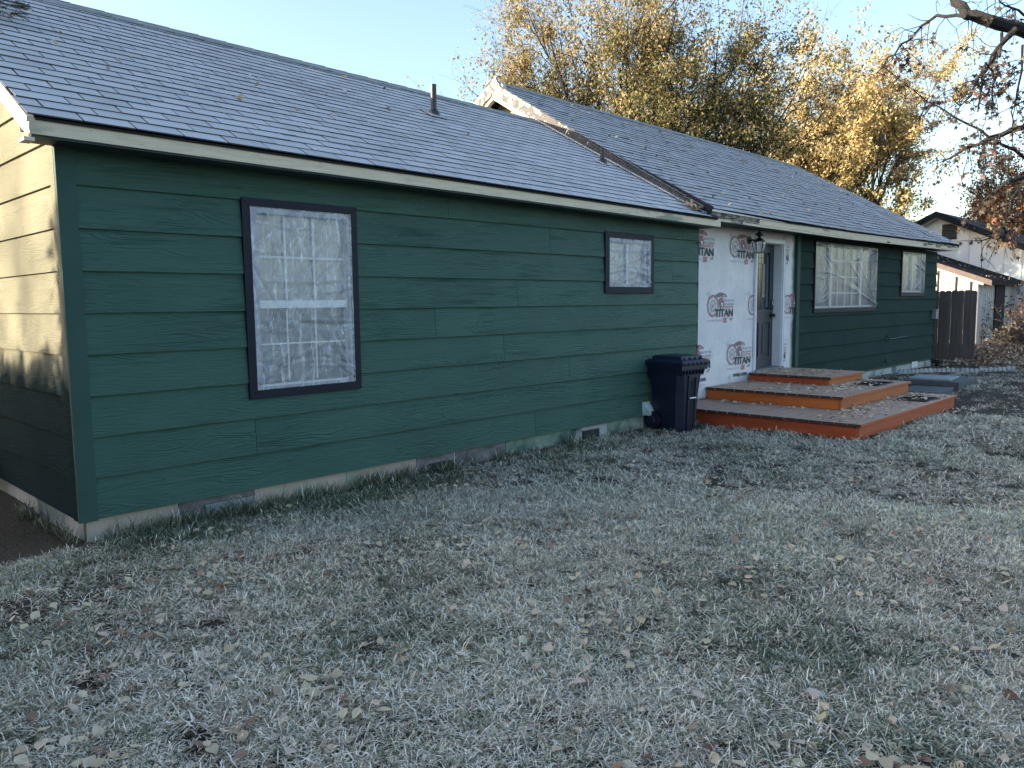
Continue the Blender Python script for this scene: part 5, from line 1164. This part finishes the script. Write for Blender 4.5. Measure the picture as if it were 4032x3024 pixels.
# ------------------------------------------------------------------ grass
PAL = np.array([(.95, .89, .77), (.86, .78, .64), (.62, .56, .43), (.24, .26, .17), (.10, .14, .08), (.05, .08, .05), (.34, .25, .17)])
def clump(seed, n, L0, L1, lean, rad, w, pal):
    r = np.random.default_rng(seed); a = r.uniform(0, 6.283, n); rr = rad * np.sqrt(r.random(n)); bx_, by_ = rr * np.cos(a), rr * np.sin(a); az = r.uniform(0, 6.283, n); L = r.uniform(L0, L1, n); le = np.clip(r.normal(lean, .28, n), .05, 1.5); wd = w * r.uniform(.7, 1.3, n)
    dx, dy = np.cos(az), np.sin(az); sx_, sy_ = -dy, dx; z0 = r.uniform(-.012, .010, n); V = np.zeros((n, 5, 3))
    m = L * .5; hx, hz = m * np.sin(le), m * np.cos(le); le2 = np.clip(le + r.uniform(.1, .7, n), 0, 1.75); tx, tz = hx + m * np.sin(le2), hz + m * np.cos(le2)
    for i, (ox, oz, k) in enumerate([(0, z0, -1), (0, z0, 1), (hx, z0 + hz, 1), (hx, z0 + hz, -1)]):
        kk = .85 if i > 1 else 1
        V[:, i, 0] = bx_ + dx * ox + sx_ * wd * .5 * k * kk; V[:, i, 1] = by_ + dy * ox + sy_ * wd * .5 * k * kk; V[:, i, 2] = oz
    V[:, 4, 0] = bx_ + dx * tx; V[:, 4, 1] = by_ + dy * tx; V[:, 4, 2] = np.maximum(z0 + tz, .002)
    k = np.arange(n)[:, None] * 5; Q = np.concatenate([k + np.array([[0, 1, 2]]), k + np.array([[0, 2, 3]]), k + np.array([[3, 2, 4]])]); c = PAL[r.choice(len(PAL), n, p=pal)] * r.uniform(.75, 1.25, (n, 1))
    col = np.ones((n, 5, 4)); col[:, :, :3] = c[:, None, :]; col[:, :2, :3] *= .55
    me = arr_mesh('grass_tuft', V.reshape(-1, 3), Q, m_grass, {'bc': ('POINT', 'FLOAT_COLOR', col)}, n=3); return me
coll = bpy.data.collections.new('grass_tufts')
def addc(i, me): o = bpy.data.objects.new('tuft_%02d' % i, me); coll.objects.link(o)
dry = [.30, .24, .14, .10, .08, .05, .09]; mid = [.19, .19, .15, .17, .14, .09, .07]; grn = [.06, .07, .11, .22, .27, .23, .04]
for i in range(4): addc(i, clump(200 + i, 62, .025, .068, 1.25, .085, .0036, dry))
for i in range(4, 8): addc(i, clump(200 + i, 60, .025, .066, 1.15, .085, .0036, mid))
for i in range(8, 11): addc(i, clump(200 + i, 46, .035, .085, .9, .075, .0042, grn))
for i in range(11, 13): addc(i, clump(200 + i, 18, .12, .24, .50, .04, .0055, grn))
def grass():
    r = np.random.default_rng(1234); P = []; ROT = []; SC = []; IX = []
    def nz(x, y): return .5 * math.sin(x * 1.1 + 2 * math.sin(y * .7)) * math.sin(y * 1.4 + 1) + .3 * math.sin(x * 2.9 - y * 2.3) + .2 * math.sin(x * 5.7 + y * 4.9)
    def dirt(x, y):
        d = 0.
        d = max(d, 1.1 - math.hypot((x + .55) / .8, (y + 1.0) / .35)); d = max(d, .95 - math.hypot((x - 11.5) / 2.2, (y + 2.0) / 1.0)); d = max(d, .95 - math.hypot((x - 14.8) / 2.5, (y + .5) / .8)); d = max(d, .8 - math.hypot((x - 3.6) / .5, (y + .75) / .22))
        if x > 15.3: d = max(d, min(.9, (x - 15.3) * .5 + y * .15))
        return d
    for (n, d0, d1, pw) in ((17000, 1.5, 6.5, .62), (16500, 5.5, 12, .8), (7500, 11, 24, .9)):
        c = 0
        while c < n:
            a = R(r.uniform(-4, 96)); d = d0 + (d1 - d0) * r.random() ** pw; x, y = CAM[0] + d * math.sin(a), CAM[1] + d * math.cos(a); c += 1
            if not on_lawn(x, y): 
                continue
            if x < .0 and y > .4: 
                if r.random() < .5: continue
            q = dirt(x, y) + .25 * nz(x * 2.3, y * 2.1)
            if q > .25 and r.random() < min(.72, q * 1.2): continue
            hf = math.sin(x * 11.3 + 1.7 * math.sin(y * 6.1)) * math.sin(y * 12.7 + 1.3 * math.sin(x * 5.3)) + .6 * math.sin(x * 23.1 + y * 9.7) * math.sin(y * 19.3 - x * 7.1)
            if hf > .75 and r.random() < .72: continue
            v = nz(x, y) + r.normal(0, .25); wall = (y > -.55 and x < 7.4) or (x < .3 and y > -.6)
            if wall and r.random() < .75 + .2 * (y > -.4): v += .7
            if v > (.85 if wall else 1.05): ix = r.integers(8, 11)
            elif v > .25: ix = r.integers(4, 8)
            else: ix = r.integers(0, 4)
            P.append((x, y, float(gh(x, y)))); ROT.append((r.normal(0, .12), r.normal(0, .12), r.uniform(0, 6.283))); SC.append(r.uniform(.65, 1.2) * (1 + .22 * nz(x * 1.7, y * 1.6 + 3)) * (1 + max(0, d - 5) * .045)); IX.append(ix)
    for _ in range(210):                         # long blades along the foundation
        x = r.choice([r.uniform(.1, 7.2), r.normal(.9, .5), r.normal(2.6, .6), r.normal(1.6, .5)]); y = -.03 - abs(r.normal(0, .05))
        if x < .08 or x > 6.2: continue
        P.append((x, y, float(gh(x, y)))); ROT.append((r.normal(0, .1), r.normal(0, .1), r.uniform(0, 6.283))); SC.append(r.uniform(.5, 1.)); IX.append(r.integers(11, 13))
    for _ in range(26): y = r.uniform(.0, 1.4); P.append((-.03 - abs(r.normal(0, .04)), y, float(gh(0, y)))); ROT.append((0, 0, r.uniform(0, 6.28))); SC.append(r.uniform(.5, .9)); IX.append(r.integers(11, 13))
    me = bpy.data.meshes.new('lawn_grass'); me.vertices.add(len(P)); me.vertices.foreach_set('co', np.array(P, np.float32).ravel())
    for nme, typ, arr, key in (('rot', 'FLOAT_VECTOR', ROT, 'vector'), ('scl', 'FLOAT', SC, 'value')):
        me.attributes.new(nme, typ, 'POINT').data.foreach_set(key, np.array(arr, np.float32).ravel())
    me.attributes.new('idx', 'INT', 'POINT').data.foreach_set('value', np.array(IX, np.int32))
    me.materials.append(m_grass); o = link('lawn_grass', me); tag(o, 'matted frosty dry grass with green tufts covering the yard', 'grass', kind='stuff')
    ng = bpy.data.node_groups.new('scatter', 'GeometryNodeTree'); ng.interface.new_socket('Geometry', in_out='INPUT', socket_type='NodeSocketGeometry'); ng.interface.new_socket('Geometry', in_out='OUTPUT', socket_type='NodeSocketGeometry')
    N = ng.nodes.new; gi, go = N('NodeGroupInput'), N('NodeGroupOutput'); ip = N('GeometryNodeInstanceOnPoints'); ci = N('GeometryNodeCollectionInfo'); ci.inputs[0].default_value = coll; ci.inputs[1].default_value = True; ci.inputs[2].default_value = True
    def na(nm, t): n = N('GeometryNodeInputNamedAttribute'); n.data_type = t; n.inputs[0].default_value = nm; return n.outputs[0]
    er = N('FunctionNodeEulerToRotation'); L = ng.links.new
    L(gi.outputs[0], ip.inputs['Points']); L(ci.outputs[0], ip.inputs['Instance']); ip.inputs['Pick Instance'].default_value = True; L(na('idx', 'INT'), ip.inputs['Instance Index']); L(na('rot', 'FLOAT_VECTOR'), er.inputs[0]); L(er.outputs[0], ip.inputs['Rotation']); L(na('scl', 'FLOAT'), ip.inputs['Scale']); L(ip.outputs[0], go.inputs[0])
    o.modifiers.new('scatter', 'NODES').node_group = ng
grass()
